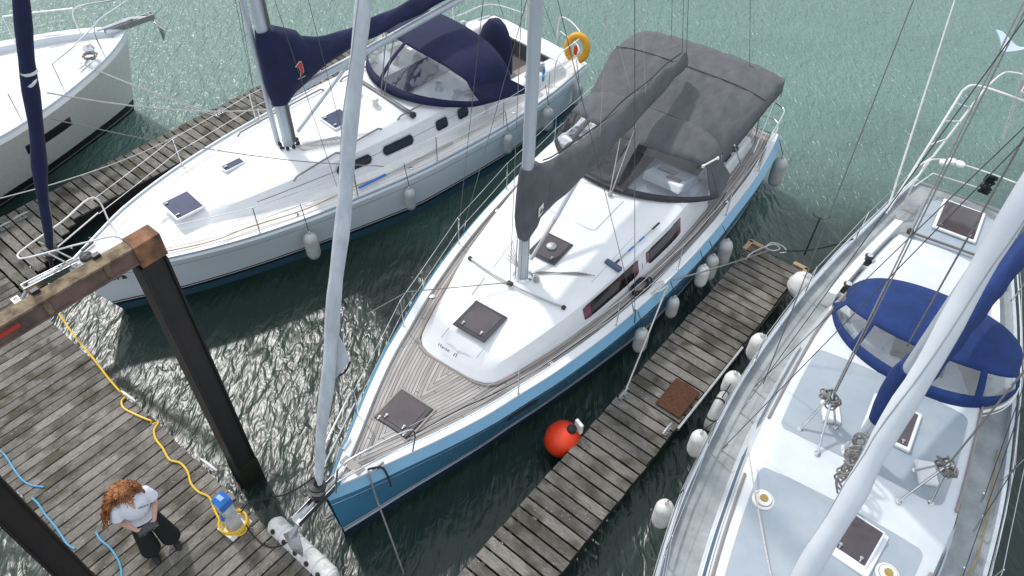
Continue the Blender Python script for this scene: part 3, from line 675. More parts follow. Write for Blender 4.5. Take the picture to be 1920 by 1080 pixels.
def boomcover(B, a0, a1, zt, zb, wd, mt, swing=0, piv=None, n=30, name='sail_cover', wob=.02):
    R = []; f1 = curve(zt); f0 = curve(zb); fw_ = curve(wd); piv = piv or (0, a0)
    for i in range(n + 1):
        a = lerp(a0, a1, i / n); h0, h1, w = f0(a), f1(a), fw_(a); ring = []
        for (x, z) in [(0, 0), (.55, .06), (.9, .22), (1, .42), (.82, .66), (.45, .88), (.1, 1), (-.1, 1), (-.45, .88), (-.82, .66), (-1, .42), (-.9, .22), (-.55, .06)]:
            wv = 1 + wob * 4 * sin(a * 9 + z * 7 + x * 3) * (.3 + z)
            b = x * w / 2 * wv; da = a - piv[1]
            ring.append(Vector((piv[0] + b * cos(swing) + da * sin(swing), piv[1] + da * cos(swing) - b * sin(swing), lerp(h0, h1, z) + wob * sin(a * 6 + x * 4))))
        R.append(ring)
    mb = MB(); mb.loft(R); return B.part(name, mb, mt, smooth=60)

GRV = mat('groove_shadow_gap', (.38, .40, .42), .7)
HFRAME = mat('dark_hatch_rim', (.045, .042, .05), .3, var=.2)
# ================================================================== blue yacht in the centre
M = Boat('blue_sailboat', 'blue hulled yacht with teak deck and charcoal canvas in the centre', pix(609, 930, 1.4), radians(33.6),
         [(0, .05), (.2, .16), (.5, .31), (1.06, .56), (1.6, .80), (2.3, 1.07), (2.85, 1.23), (3.5, 1.42), (4.8, 1.70), (6.1, 1.88), (7.4, 1.98), (8.2, 2.01), (9.45, 2.01), (10.7, 1.93), (11.4, 1.83)],
         [(0, 1.42), (4, 1.26), (8, 1.16), (11.4, 1.16)], 0, 11.4)
M.hull([(('s', 0), 1), (('s', .12), 0), (('s', .25), 2), (('s', .262), 0), (.82, 0), (.68, 0), (.5, 0), (.35, 2), (.325, 0), (.295, 2), (.215, 3), (0, 3), (-.4, 3)], [BLUE, LBLUE, WHITE, NAVYB], rake=.12, ins=.11,
       wl=lambda t: .5 + .42 * min(1, t * 1.9) ** .8)
M.rail(.0, 11.4, .108, .12, .03, WHITE, 'white_gunwale')
M.rail(.3, 11.2, .228, .014, .042, WHITE, 'toe_rail_track')
M.deckgrid(.12, 11.38, .22, -.012, TEAK, 'teak_deck', inner=(8.45, 11.6, .96), n=90, mcol=16)
zsM = M.zs
M.house([(2.60, .12), (2.625, .40), (2.68, .58), (2.8, .71), (3.0, .80), (3.6, .99), (4.5, 1.20), (6, 1.40), (7.2, 1.50), (8.3, 1.52), (8.46, 1.50)], lambda a: zsM(a) + .01,
        curve([(2.6, 1.50), (3.0, 1.585), (4.2, 1.70), (6, 1.78), (8.5, 1.86)]), .20, WHITE, camber=.05)
def mtop(b, a): return M.hzt(a) + .05 * (1 - (b / max(M.hf(a) - .2, .1)) ** 2)
M.tubep('margin_plank', [V(sd * (M.hf(a) + .03), a - (.03 if a < 2.9 else 0), zsM(a) + .03) for sd, A in ((1, [8.3, 7, 6, 5, 4, 3.4, 3.0, 2.8, 2.68, 2.63]), (-1, [2.63, 2.68, 2.8, 3.0, 3.4, 4, 5, 6, 7, 8.3])) for a in A], .02, mat('teak_margin', (.33, .29, .26), .8), 6)
M.sidewin(4.55, 5.98, .25, .80, GLASSR, off=.004, rnd=.02); M.sidewin(4.72, 5.84, .27, .78, WINDK, off=.009, rnd=.02, name='window_centre')
M.sidewin(6.2, 7.32, .25, .80, GLASSR, off=.004, rnd=.02); M.sidewin(6.3, 7.2, .27, .78, WINDK, off=.009, rnd=.02, name='window_centre')
hatch(M, (0, 1.56, zsM(1.56) + .022), (.66, .66), 0, mat('hatch_teak_rim', (.34, .30, .27), .8), HFRAME, 'foredeck_hatch_surround', raise_=.012, fw=.03)
hatch(M, (0, 1.56, zsM(1.56) + .035), (.58, .58), 0, HFRAME, GLASSD, 'foredeck_hatch', raise_=.02, fw=.06)
hatch(M, (0.01, 3.35, mtop(0, 3.35) + .016), (.60, .60), 0, HFRAME, GLASSD, 'saloon_hatch', raise_=.022, fw=.06)
h3 = hatch(M, (.07, 5.2, mtop(0, 5.2) + .004), (.52, .58), 0, HFRAME, GLASSD, 'mast_hatch', raise_=.022, fw=.04)
mb = MB(); mb.lathe([(.085, 0), (.085, .03), (.06, .05), (.02, .055)], (.07, 5.22, mtop(0, 5.2) + .03), 20); M.part('round_vent', mb, GALV, h3)
# coachroof lines and tracks
def topline(pts, r=.007, mt=None, name='groove'): M.tubep(name, [V(b, a, mtop(b, a) - r * .3) for b, a in pts], r, mt or mat(name + '_grey', (.30, .31, .32), .6), 5)
topline([(-.33, 3.02), (-.33, 2.92), (-.33, 2.83)], .006, GRV); topline([(.33, 3.02), (.33, 2.92), (.33, 2.83)], .006, GRV)
topline([(-.42, 3.7), (-.46, 4.1)], .006, GRV); topline([(-.47, 4.35), (-.55, 5.0), (-.62, 6.0)], .006, GRV)
topline([(-.86, 6.9), (-.46, 5.98 + .0), (-.40, 5.96), (.36, 5.96), (.44, 6.0), (.47, 6.9)], .011, GALV, 'hatch_garage_rim')
topline([(.98, 5.0), (1.02, 6.0), (1.05, 6.9)], .005, GRV)
tr = [V(.90 * u, 4.30 - .12 * (1 - u * u), mtop(.9 * u, 4.25) + .035 + .0 * u) for u in [i / 8 - 1 for i in range(17)]]
M.tubep('jib_track', tr, .016, GALV, 8)
for e in (0, -1):
    mb = MB(); mb.box(tr[e] + V(0, 0, -.005), (.06, .06, .05)); M.part('track_end', mb, DARKM, smooth=0, bevel=.008)
mb = MB(); mb.box(V(-.02, 4.17, mtop(0, 4.2) + .06), (.10, .07, .05)); M.part('track_car', mb, DARKM, smooth=0, bevel=.01)
for k in range(5):
    M.wire(V(.12 + .02 * k, 4.55 + .03 * k, mtop(0, 4.5) + .03), V(.72 + .06 * k, 5.05 + .02 * k, mtop(.7, 5.1) + .008), .0055, ROPEG, 'control_line')
    M.wire(V(-.12, 4.55, mtop(0, 4.5) + .02 + .0 * k), V(-.42 - .03 * k, 4.62 + .09 * k, mtop(.5, 5.) + .008), .004, ROPEG, 'control_line')
mb = MB(); mb.lathe([(.05, 0), (.05, .05), (.03, .09), (.04, .11)], (.26, 4.50, mtop(0, 4.5)), 14); M.part('mast_base_block', mb, GALV)
# mast, boom, cover
M.mast(.02, 4.47, mtop(0, 4.47) - .01, 16.5, .075, .11)
for k in range(6):
    an = -.9 + k * .45; M.wire(V(.02 + .11 * sin(an), 4.47 - .15 * cos(an), 1.80), V(.02 + .10 * sin(an), 4.47 - .14 * cos(an), 2.62), .005, ROPEG if k % 2 else ROPEW, 'halyard')
cover = boomcover(M, 4.60, 9.68, [(4.6, 3.86), (5.2, 3.62), (6.2, 3.42), (8, 3.36), (9.68, 3.26)], [(4.6, 2.78), (6, 2.80), (9.68, 2.96)], [(4.6, .34), (5.4, .42), (6.5, .40), (8, .32), (9.68, .20)], GREYF)
R_ = []
for z, rx, ry, dy in [(3.94, .12, .16, .03), (3.8, .15, .24, .09), (3.45, .18, .32, .14), (3.1, .19, .33, .13), (2.85, .16, .26, .08), (2.70, .11, .17, .02), (2.62, .085, .125, 0)]:
    R_.append([V(.02 + rx * cos(t) * (1 + .08 * sin(5 * t + z * 3)), 4.47 + dy + ry * sin(t) * (1 + .05 * sin(4 * t + z * 5)), z + .03 * sin(3 * t)) for t in [2 * pi * k / 28 for k in range(28)]])
mb = MB(); mb.loft(list(reversed(R_))); fl = M.part('mast_flap', mb, GREYF, cover, smooth=60)
mb = MB(); mb.box((.215, 4.57, 3.17), (.006, .15, .17), Matrix.Rotation(.12, 3, 'Z')); em = M.part('emblem_patch', mb, FENDW, fl, smooth=0)
mb = MB(); mb.add([V(.222, 4.52, 3.12), V(.222, 4.60, 3.12), V(.222, 4.56, 3.22)], [(0, 1, 2)]); mb.add([V(.222, 4.61, 3.12), V(.222, 4.64, 3.12), V(.222, 4.60, 3.20)], [(0, 1, 2)]); M.part('emblem_mark', mb, BLACK, fl, smooth=0, solid=.003)
M.tubep('boom', [V(0, 4.6, 2.74), V(0, 9.72, 2.96)], .06, ALU, 12)
seam = M.tubep('cover_seam', [V(-.05 + .02 * sin(a * 4), a, curve([(4.9, 3.74), (5.2, 3.635), (6.2, 3.44), (8, 3.375), (9.68, 3.275)])(a)) for a in [4.95 + .2 * i for i in range(24)]], .012, BLACK, 5, parent=cover)
M.tubep('boom_vang', [V(0.02, 4.68, 1.95), V(.01, 5.4, 2.32)], .032, GALV, 10); M.tubep('boom_vang', [V(.01, 5.35, 2.295), V(0, 6.05, 2.72)], .04, ALU, 10)
M.furled((0, -.04, 1.80), (0, 4.35, 15.3), .048, .078, SAIL)
mb = MB(); mb.add([V(.03, .56, 3.35), V(.08, .60, 3.45), V(.19, .70, 3.68), V(.14, .72, 3.85), V(.04, .72, 4.1)], [(0, 1, 2, 3, 4)]); M.part('clew_flap', mb, SAIL, smooth=0, solid=.012)
M.tubep('clew_rope', [V(.08, .60, 3.42), V(.14, .66, 3.50), V(.19, .70, 3.66)], .012, ROPEK, 6, 3)
# forestay bow gear
mb = MB(); mb.box((0, -.12, 1.44), (.13, .75, .03)); mb.box((.06, -.12, 1.49), (.012, .75, .09)); mb.box((-.06, -.12, 1.49), (.012, .75, .09)); M.part('bow_roller', mb, STEEL, smooth=0, bevel=.004)
mb = MB(); mb.tube([(0, .35, 1.5), (0, -.35, 1.47), (0, -.62, 1.30)], [.022, .022, .03], 8)
mb.add([V(0, -.50, 1.36), V(.17, -.62, 1.16), V(.10, -.62, .84), V(0, -.60, .74), V(-.10, -.62, .84), V(-.17, -.62, 1.16), V(0, -.68, 1.05)], [(0, 1, 6), (1, 2, 6), (2, 3, 6), (3, 4, 6), (4, 5, 6), (5, 0, 6), (0, 6, 1)][:6])
M.part('anchor', mb, GALV, smooth=25, solid=.012)
for sd in (1, -1):
    M.tubep('pulpit', [V(sd * .10, .10, 1.43), V(sd * .14, .16, 1.80), V(sd * .17, .26, 2.0), V(sd * .34, .72, 2.02), V(sd * .50, 1.12, 1.98), V(sd * .54, 1.20, 1.85), V(sd * .50, 1.16, 1.42)], .014, STEEL, 8, 4)
    M.tubep('pulpit', [V(sd * .14, .14, 1.70), V(sd * .33, .68, 1.70), V(sd * .51, 1.16, 1.68)], .011, STEEL, 8)
    mb = MB(); mb.tube([(sd * .26, .62, 1.44), (sd * .30, .80, 1.44)], .018, 8); mb.box((sd * .28, .71, 1.41), (.04, .06, .06), -.2 * sd); M.part('deck_cleat', mb, STEEL)
mb = MB(); mb.box((0, .52, zsM(.5) + .035), (.34, .13, .015)); M.part('windlass_lid', mb, mat('lid_teak', (.40, .37, .34), .7), smooth=0, bevel=.005)
M.stanchions([2.82, 4.85, 6.6, 8.4, 10.0], (1, -1), ends=(1.18, 11.1), off=.13)
# side hull window and stem details
for sd in (1, -1):
    mb = MB(); G = []
    for i in range(9):
        a = 2.55 + .55 * i / 8; G.append([V(sd * (M.side(a, zsM(a) - .30 - .05 * j) + .034), a + .02, zsM(a) - .30 - .05 * j) for j in range(3)])
    mb.grid(G if sd < 0 else [list(reversed(r)) for r in G]); M.part('hull_window', mb, WINDK, smooth=40, solid=.012)
# shrouds, backstays
for sd in (1, -1):
    M.wire(V(sd * 1.78, 5.1, 1.25), V(sd * .95, 4.95, 6.9)); M.wire(V(sd * .95, 4.95, 6.9), V(sd * .7, 4.9, 11.3)); M.wire(V(sd * 1.74, 5.2, 1.25), V(sd * .05, 4.6, 6.8))
    M.tubep('turnbuckle', [V(sd * 1.78, 5.1, 1.22), V(sd * 1.75, 5.095, 1.55)], .013, STEEL, 7); M.tubep('turnbuckle', [V(sd * 1.74, 5.2, 1.22), V(sd * 1.66, 5.17, 1.5)], .013, STEEL, 7)
    M.tubep('spreader', [V(0, 4.5, 6.9), V(sd * .95, 4.95, 6.9)], .03, ALU, 8)
    M.wire(V(sd * .85, 11.0, 2.68), V(0, 4.7, 16.0)); M.wire(V(sd * .85, 11.0, 2.68), V(sd * 1.0, 11.3, 1.2))
M.wire(V(-.04, 9.62, 3.25), V(0, 4.7, 16.2)); M.wire(V(.05, 9.62, 3.25), V(.03, 4.75, 16.2))
for a_, t_ in ((6.3, .3), (7.8, .55)):
    for sd in (1, -1): M.wire(V(sd * .15, a_, 3.42), V(sd * .6, 4.7, 9.5), .003, ROPEW, 'lazy_jack')
M.wire(V(-.02, 4.17, mtop(0, 4.2) + .08), V(-1.1, 3.0, 1.95), .009, ROPEG, 'jib_sheet'); M.wire(V(-.02, 4.17, mtop(0, 4.2) + .08), V(-.06, 4.3, 7.), .005, ROPEG, 'jib_sheet')
M.wire(V(-1.1, 3.0, 1.95), V(-1.42, 2.45, 1.75), .007, ROPEG, 'jib_sheet')
rope('deck_line', 'dark furling line lying along the right side deck of the blue yacht', [M.w(b, a, zsM(a) + .05) for b, a in [(.30, 1.25), (.42, 1.6), (.60, 2.1), (.86, 2.7), (1.12, 3.5), (1.36, 4.5), (1.5, 5.4), (1.6, 6.6), (1.68, 7.9), (1.62, 9.0)]], .008, ROPEK)
# sprayhood and bimini
def mbase(u): p = u * 1.60; return V(1.66 * sin(p), 8.38 - 1.42 * cos(p), 1.90 - .40 * abs(u) ** 3)
def mfront(u): return V(1.42 * sin(u * 1.45) / sin(1.45), 7.96 + .26 * u * u, 2.47 - .27 * abs(u) ** 4)
def maft(u): return V(1.46 * sin(u * 1.45) / sin(1.45), 8.85 - .25 * u * u, 2.52 - .36 * abs(u) ** 3.5)
for sd in (1, -1):
    mb = MB(); q = [mfront(sd), maft(sd), V(sd * 1.60, 9.0, 1.62), V(sd * 1.64, 8.72, 1.50), mbase(sd)]; mb.add(q, [(0, 1, 2, 3, 4)]); M.part('side_wing', mb, GREYF, smooth=0, solid=.012)
hd = hood(M, 'sprayhood', mbase, mfront, maft, [(-.88, -.47), (-.42, .02), (.09, .86)], GREYF, VINYLD, band=GREYV)
M.tubep('grab_bar', [V(1.36, 7.98, 2.36), V(1.47, 8.34, 2.36)], .016, FENDW, 8)
for q in (V(1.36, 7.98, 2.36), V(1.47, 8.34, 2.36)):
    mb = MB(); mb.lathe([(.026, -.03), (.03, .0), (.02, .02)], q, 10); M.part('grab_bar_foot', mb, FENDW)
wB = curve([(8.7, 1.42), (9.4, 1.52), (10.1, 1.58), (10.9, 1.57), (11.4, 1.50)]); zcB = curve([(8.7, 2.50), (9.4, 2.64), (10.05, 2.76), (10.7, 2.73), (11.2, 2.62), (11.36, 2.52), (11.42, 2.36)]); zeB = curve([(8.7, 2.14), (9.4, 2.42), (10.05, 2.64), (10.8, 2.60), (11.2, 2.50), (11.36, 2.40), (11.42, 2.26)])
G = []
for i in range(31):
    a = lerp(8.62, 11.42, i / 30); row = []
    for j in range(-20, 21):
        u = j / 18; uu = max(-1, min(1, u)); d = abs(u) - 1 if abs(u) > 1 else 0
        z = zcB(a) - (zcB(a) - zeB(a)) * abs(uu) ** 4.0 - d * 2.2 + .009 * sin(a * 7 + u * 16) + .008 * sin(u * 31 + a * 4) + .006 * sin(a * 23 + u * 5)
        row.append(V(wB(a) * uu * (1 + .12 * d), a, z))
    G.append(row)
mb = MB(); mb.grid([list(reversed(r)) for r in G]); bim = M.part('bimini', mb, GREYF, smooth=70, solid=.012)
for a in (10.04, 8.74):
    mb = MB(); mb.tube([V(wB(a) * u, a, zcB(a) - (zcB(a) - zeB(a)) * abs(u) ** 4 + .022) for u in [k / 12 - 1 for k in range(25)]], .010 if a > 9 else .014, 5); M.part('canvas_seam', mb, GREYV if a > 9 else BLACK, bim)
for q in ((1243, 78, 2.86), (1407, 131, 2.72)):
    p = M.l(q[0], q[1], 2.60); mb = MB(); mb.lathe([(.075, -.06), (.08, .03), (.05, .06)], p, 10); M.part('chafe_patch', mb, BLACK, bim)
for sd in (1, -1):
    for a0_, a1_ in ((10.4, 10.05), (10.5, 11.2), (9.9, 9.0)):
        M.tubep('bimini_frame', [V(sd * 1.55, a0_, 1.2), V(sd * 1.52, a1_, zeB(a1_))], .014, STEEL, 7)
    M.tubep('pushpit', [V(sd * 1.80, 10.1, 1.18), V(sd * 1.82, 10.15, 1.80), V(sd * 1.76, 10.9, 1.84), V(sd * 1.66, 11.32, 1.84), V(sd * 1.2, 11.36, 1.84), V(sd * 1.05, 11.34, 1.2)], .015, STEEL, 8, 5)
    M.tubep('pushpit', [V(sd * 1.80, 10.3, 1.5), V(sd * 1.66, 11.3, 1.5), V(sd * 1.1, 11.35, 1.5)], .012, STEEL, 8, 4)
    mb = MB(); mb.box((sd * 1.22, 9.66, 1.26), (.44, 2.3, .38), taper=.8); M.part('cockpit_coaming', mb, WHITE, smooth=0, bevel=.04)
    mb = MB(); mb.box((sd * .76, 9.5, 1.0), (.42, 2.0, .10)); M.part('cockpit_bench', mb, mat('bench_teak', (.36, .32, .28), .8, stretch=(20, 1, 1), var=.4), smooth=0, bevel=.01)
    winch(M, V(sd * 1.26, 10.02, 1.45), 1.2); winch(M, V(sd * 1.22, 9.32, 1.45), 1.2)
    for k in range(5):
        mb = MB(); mb.box((sd * 1.24, 9.55 + .05 * k, 1.47), (.16, .026, .05)); M.part('rope_clutch', mb, DARKM, smooth=0)
    mb = MB(); mb.lathe([(.40, -.015), (.42, 0), (.40, .015), (.05, .03)], (sd * .6, 10.25, 1.45), 28, Matrix.Rotation(radians(-72), 3, 'X')); M.part('covered_wheel', mb, BLACK)
mb = MB(); mb.box((0, 9.9, .72), (1.9, 3.0, .06)); M.part('cockpit_sole', mb, mat('sole_teak', (.25, .22, .2), .8), smooth=0)
mb = MB(); mb.box((0, 8.44, 1.2), (1.95, .06, 1.0)); M.part('companionway_bulkhead', mb, WHITE, smooth=0)
mb = MB(); mb.box((0, 11.2, 1.12), (1.0, .35, .08)); M.part('helm_seat', mb, TIMBER, smooth=0)
for sd in (1, -1):
    Rt = Matrix.Rotation(-.35, 3, 'X')
    mb = MB(); mb.box((sd * .86, 7.85, 1.94), (.72, .80, .16), Rt); co = M.part('console', mb, WHITE, smooth=0, bevel=.03)
    mb = MB(); mb.box(V(sd * .86, 7.85, 1.94) + Rt @ V(-.10 * sd, .12, .086), (.34, .26, .012), Rt); M.part('screen', mb, GLASSB, co, smooth=0)
    mb = MB(); mb.box(V(sd * .86, 7.85, 1.94) + Rt @ V(.14 * sd, -.17, .086), (.26, .18, .012), Rt); M.part('screen', mb, GLASSR, co, smooth=0)
mb = MB(); mb.box((0, 7.6, 1.94), (.78, 1.2, .03)); M.part('sliding_hatch', mb, GLASSD, smooth=0, bevel=.01)
for q0, q1 in ((V(.20, 6.88, 1.90), V(.0, 7.42, 2.92)), (V(.22, 6.90, 1.90), V(.16, 7.6, 2.9)), (V(-.6, 6.88, 1.88), V(-.05, 7.4, 2.9))):
    M.wire(q0, q1, .009, ROPEW, 'mainsheet')
for b_ in (.21, -.6):
    mb = MB(); mb.lathe([(.04, -.05), (.045, .03), (.02, .06)], (b_, 6.88, 1.89), 10); M.part('sheet_block', mb, GALV)
text('bow_lettering', 'Hanse', .085, mat('logo_grey', (.10, .13, .16), .5), M.root, V(-.20, 2.722, 1.545), (1, 0, 0), (0, .45, .9), .002)
mb = MB()
for k, (x, h_) in enumerate(((-.01, .05), (.03, .075))):
    mb.add([V(x, 2.70, 1.515), V(x + .012, 2.70, 1.515), V(x + .03, 2.73, 1.515 + h_), V(x + .018, 2.73, 1.515 + h_)], [(0, 1, 2, 3)])
M.part('bow_emblem', mb, HFRAME, smooth=0, solid=.003)
mb = MB()
for k in range(2):
    a = 6.06 + .05 * k; b_ = M.hf(a) - .055
    mb.add([V(b_ + .02, a, zsM(a) + .16), V(b_ + .02, a + .015, zsM(a) + .16), V(b_ - .01, a + .05, zsM(a) + .30 - .05 * k), V(b_ - .01, a + .035, zsM(a) + .30 - .05 * k)], [(0, 1, 2, 3)])
M.part('side_emblem', mb, HFRAME, smooth=0, solid=.003)
# brush and ropes lying on the blue yacht
br = thing('deck_brush', 'long handled deck brush with blue head lying on the white coachroof', 'brush', M.w(0, 0, 0), -M.az)
bp0, bp1 = M.l(1150, 497, 1.80), M.l(1236, 418, 1.90); dv_ = (bp1 - bp0).normalized()
mb = MB(); mb.tube([bp0, bp1], .014, 8); mb.build('handle', GALV, br)
for t0, t1 in ((.32, .42), (.55, .66)):
    mb = MB(); mb.tube([bp0.lerp(bp1, t0), bp0.lerp(bp1, t1)], .017, 8); mb.build('grip', PEDB, br)
for t0, t1 in ((0.0, .12), (.84, 1.0)):
    mb = MB(); mb.tube([bp0.lerp(bp1, t0), bp0.lerp(bp1, t1)], .019, 8); mb.build('grip', DARKM, br)
mb = MB(); mb.box(bp0 + V(0, 0, -.01), (.30, .09, .07), math.atan2(dv_.y, dv_.x) + pi / 2); mb.build('brush_head', mat('blue_bristles', (.10, .14, .22), .9, var=.4, vs=60), br, 0, bevel=.01)
def ropecoil(name, label, c, rx, ry, turns, r, mt, rot=0, zst=.01, jit=.03):
    pts = []
    for i in range(int(turns * 14)):
        a = i / 14 * 2 * pi; k = 1 + .25 * sin(i * .37); pts.append(Vector(c) + Matrix.Rotation(rot, 3, 'Z') @ V(rx * k * cos(a) + random.uniform(-jit, jit) * .5, ry * k * sin(a) + random.uniform(-jit, jit) * .5, zst * (i % 9) * .6 + .01))
    return rope(name, label, pts, r, mt, k=3)
ropecoil('rope_coil', 'black mooring rope coiled on the blue yacht side deck by the windows', M.w(1.50, 5.85, zsM(5.8) + .04), .20, .10, 3.2, .016, ROPEK, .9)
rope('mooring_line', 'pale line knotted at the blue yacht gunwale beside the black coil', [pix(*q) for q in [(1205, 545, 1.25), (1225, 533, 1.27), (1245, 527, 1.26), (1232, 540, 1.25), (1222, 550, 1.25), (1238, 545, 1.27), (1252, 536, 1.28), (1248, 548, 1.22)]], .012, ROPEW)
rope('mooring_line', 'white mooring line from the blue yacht down to the finger cleat', sag(pix(1248, 545, 1.22), pix(1170, 740, .56), .02), .013, ROPEW, smooth_it=False)
rope('mooring_line', 'grey mooring line from the blue yacht to the end of the finger pontoon', sag(pix(1262, 525, 1.24), pix(1440, 470, .54), .03), .014, ROPEG, smooth_it=False)
rope('rope_heap', 'pale rope tangle tied off at the outer end of the finger', [pix(*q, .53) for q in [(1398, 487), (1405, 478), (1418, 470), (1436, 462), (1452, 458), (1462, 466), (1450, 470), (1436, 464), (1448, 455), (1468, 462), (1474, 472), (1462, 474)]], .013, ROPEW)
rope('mooring_line', 'black mooring line from the grey decked yacht to the finger end', sag(pix(1472, 470, .55), pix(1600, 448, 1.5), .10), .013, ROPEK, smooth_it=False)
rope('bow_line', 'grey bow line from the blue yacht down into the water', [pix(690, 880, 1.45), pix(694, 895, 1.42), pix(706, 935, 1.0), pix(730, 1000, .5), pix(757, 1075, 0.0), pix(765, 1095, -.2)], .013, ROPEG)
rope('bow_line', 'short black rope end tied round the blue yacht bow cleat', [pix(690, 880, 1.46), pix(702, 877, 1.48), pix(712, 876, 1.46), pix(720, 880, 1.42), pix(728, 895, 1.25), pix(733, 912, 1.1)], .014, ROPEK)
# fenders of the blue yacht
GF = 'fenders along the blue yacht'
def mf(label, px, py, ln, r, mt=FEND, zt=.95):
    p = M.l(px, py, zt); a = p.y; top = M.w(M.hb(a) + r * .9, a, zt)
    return fender(label, top, ln, r, mt, M.w(M.hb(a) - .05, a + .02, M.zs(a) + .06), GF)
mf('grey fender at the stern quarter of the blue yacht', 1455, 292, .72, .15, zt=.85)
mf('tall grey fender of the blue yacht nearest the finger end', 1361, 450, .62, .135)
mf('grey fender of the blue yacht beside the white looped fender', 1343, 482, .62, .12)
mf('white looped fender of the blue yacht with a dark cap', 1318, 498, .50, .115, FENDW)
mf('small pale fender of the blue yacht in front of the rope coil', 1272, 562, .48, .105)
mf('pale fender of the blue yacht behind the taut white line', 1213, 622, .55, .12)

# ================================================================== white yacht with navy canvas, left
LO = pix(110, 503, 1.3); LAZ = radians(43.0)
L_ = Boat('white_sailboat', 'white yacht with navy sprayhood and navy sail cover, left of the blue yacht', LO + Vector((cos(LAZ), -sin(LAZ), 0)) * .2, LAZ,
          [(-.02, .05), (.25, .20), (.7, .47), (1.5, .92), (2.9, 1.40), (4.5, 1.72), (6.5, 1.93), (8.2, 1.97), (9.8, 1.86), (11.0, 1.66), (11.5, 1.55)],
          [(0, 1.34), (4, 1.20), (8, 1.12), (11.5, 1.14)], 0, 11.5)
L_.hull([(('s', 0), 0), (('s', .05), 0), (('s', .20), 1), (('s', .212), 0), (.8, 0), (.62, 0), (.45, 0), (.32, 1), (.285, 0), (.262, 1), (.19, 2), (0, 2), (-.4, 2)], [LHULL, BLACK, mat('teal_antifoul', (.03, .09, .13), .6)], rake=.55, ins=.015,
        wl=lambda t: .42 + .5 * min(1, t * 1.9) ** .8)
L_.deckgrid(.05, 11.45, .03, .0, DECKW, 'deck', camber=.05, inner=(8.3, 11.0, .95), n=80, mcol=14)
L_.rail(.1, 11.3, .02, .035, .045, ALU, 'toe_rail')
zsL = L_.zs
L_.house([(1.55, .12), (1.7, .28), (2.3, .55), (3.2, .85), (4.4, 1.10), (5.5, 1.27), (7, 1.38), (8.2, 1.40), (8.36, 1.38)], lambda a: zsL(a) + .02, curve([(1.55, 1.37), (2.2, 1.44), (3.2, 1.56), (4.4, 1.64), (6, 1.70), (8.4, 1.76)]), .22, WHITE, camber=.06)
def ltop(b, a): return L_.hzt(a) + .06 * (1 - (b / max(L_.hf(a) - .22, .1)) ** 2)
for a0_, a1_ in ((4.72, 5.45), (5.72, 6.42), (7.0, 7.3), (7.58, 7.86)):
    L_.sidewin(a0_, a1_, .34, .70, WINDK, frame=mat('window_rim', (.62, .66, .70), .4, .3), rnd=.06)
for sd in (1, -1):
    mb = MB(); mb.tube([V(sd * (L_.hf(a) - .085), a, lerp(L_.hzb(a), L_.hzt(a), .55)) for a in [3.2 + .25 * i for i in range(20)]], .004, 4); L_.part('pinstripe', mb, BLACK)
    for a0_, a1_ in ((3.9, 4.95), (5.05, 5.95), (6.35, 7.35)):
        pts = [V(sd * .93, a, ltop(.93, a) + (.055 if 0 < i < 4 else .0)) for i, a in enumerate([a0_, a0_ + .08, (a0_ + a1_) / 2, a1_ - .08, a1_])]
        L_.tubep('handrail', pts, .018, mat('grey_teak_rail', (.26, .26, .26), .7), 7)
hatch(L_, (.06, 2.17, ltop(0, 2.17) - .01), (.60, .54), 0, WHITE, GLASSB, 'foredeck_hatch', raise_=.05, fw=.03)
hatch(L_, (-.16, 3.34, ltop(0, 3.3) - .01), (.20, .42), 0, WHITE, GLASSB, 'small_hatch', raise_=.05, fw=.025)
hatch(L_, (.14, 5.5, ltop(0, 5.5) - .01), (.52, .50), 0, WHITE, GLASSB, 'saloon_hatch', raise_=.045, fw=.03)
for b_ in (-.29, .29):
    mb = MB(); mb.lathe([(.075, 0), (.07, .03), (.055, .06), (.06, .10), (.075, .14), (.06, .18), (.01, .20)], (b_, 6.32, ltop(b_, 6.3) - .01), 16); L_.part('dorade_vent', mb, FENDW)
mb = MB(); mb.box((.15, 6.62, ltop(0, 6.6) + .03), (1.9, .07, .05)); tv = L_.part('mainsheet_traveller', mb, mat('traveller_grey', (.16, .17, .18), .4, .5), smooth=0, bevel=.008)
for b_ in (-.78, 1.08):
    mb = MB(); mb.box((b_, 6.62, ltop(0, 6.6) + .02), (.09, .10, .09)); L_.part('traveller_end', mb, DARKM, tv, smooth=0, bevel=.01)
for sd in (1, -1):
    for off_, a0_ in ((.30, 1.2), (.16, .6)):
        mb = MB(); mb.tube([V(sd * (L_.hb(a) - off_), a, zsL(a) + .05 * (1 - ((L_.hb(a) - off_) / (L_.hb(a) - .03)) ** 2) + .001) for a in [a0_ + .4 * i for i in range(24)]], .004, 4); L_.part('deck_seam', mb, GRV)
    for a in (3.6, 6.0, 8.8):
        mb = MB(); mb.lathe([(.045, -.01), (.045, .006), (.03, .01)], V(sd * (L_.hb(a) - .22), a, zsL(a) + .02), 14); L_.part('deck_filler', mb, STEEL)
        mb = MB(); mb.lathe([(.045, -.01), (.045, .006), (.03, .01)], V(sd * (M.hb(a) - .30), a, zsM(a) + .01), 14); M.part('deck_filler', mb, STEEL)
for a in (1.5, 2.75):
    mb = MB(); mb.tube([V(b_ / 10, a + .03 * abs(b_) / 10, ltop(b_ / 10, a) if abs(b_ / 10) < L_.hf(a) - .25 else zsL(a) + .05) for b_ in range(-3, 4)], .004, 4); L_.part('deck_seam', mb, GRV)
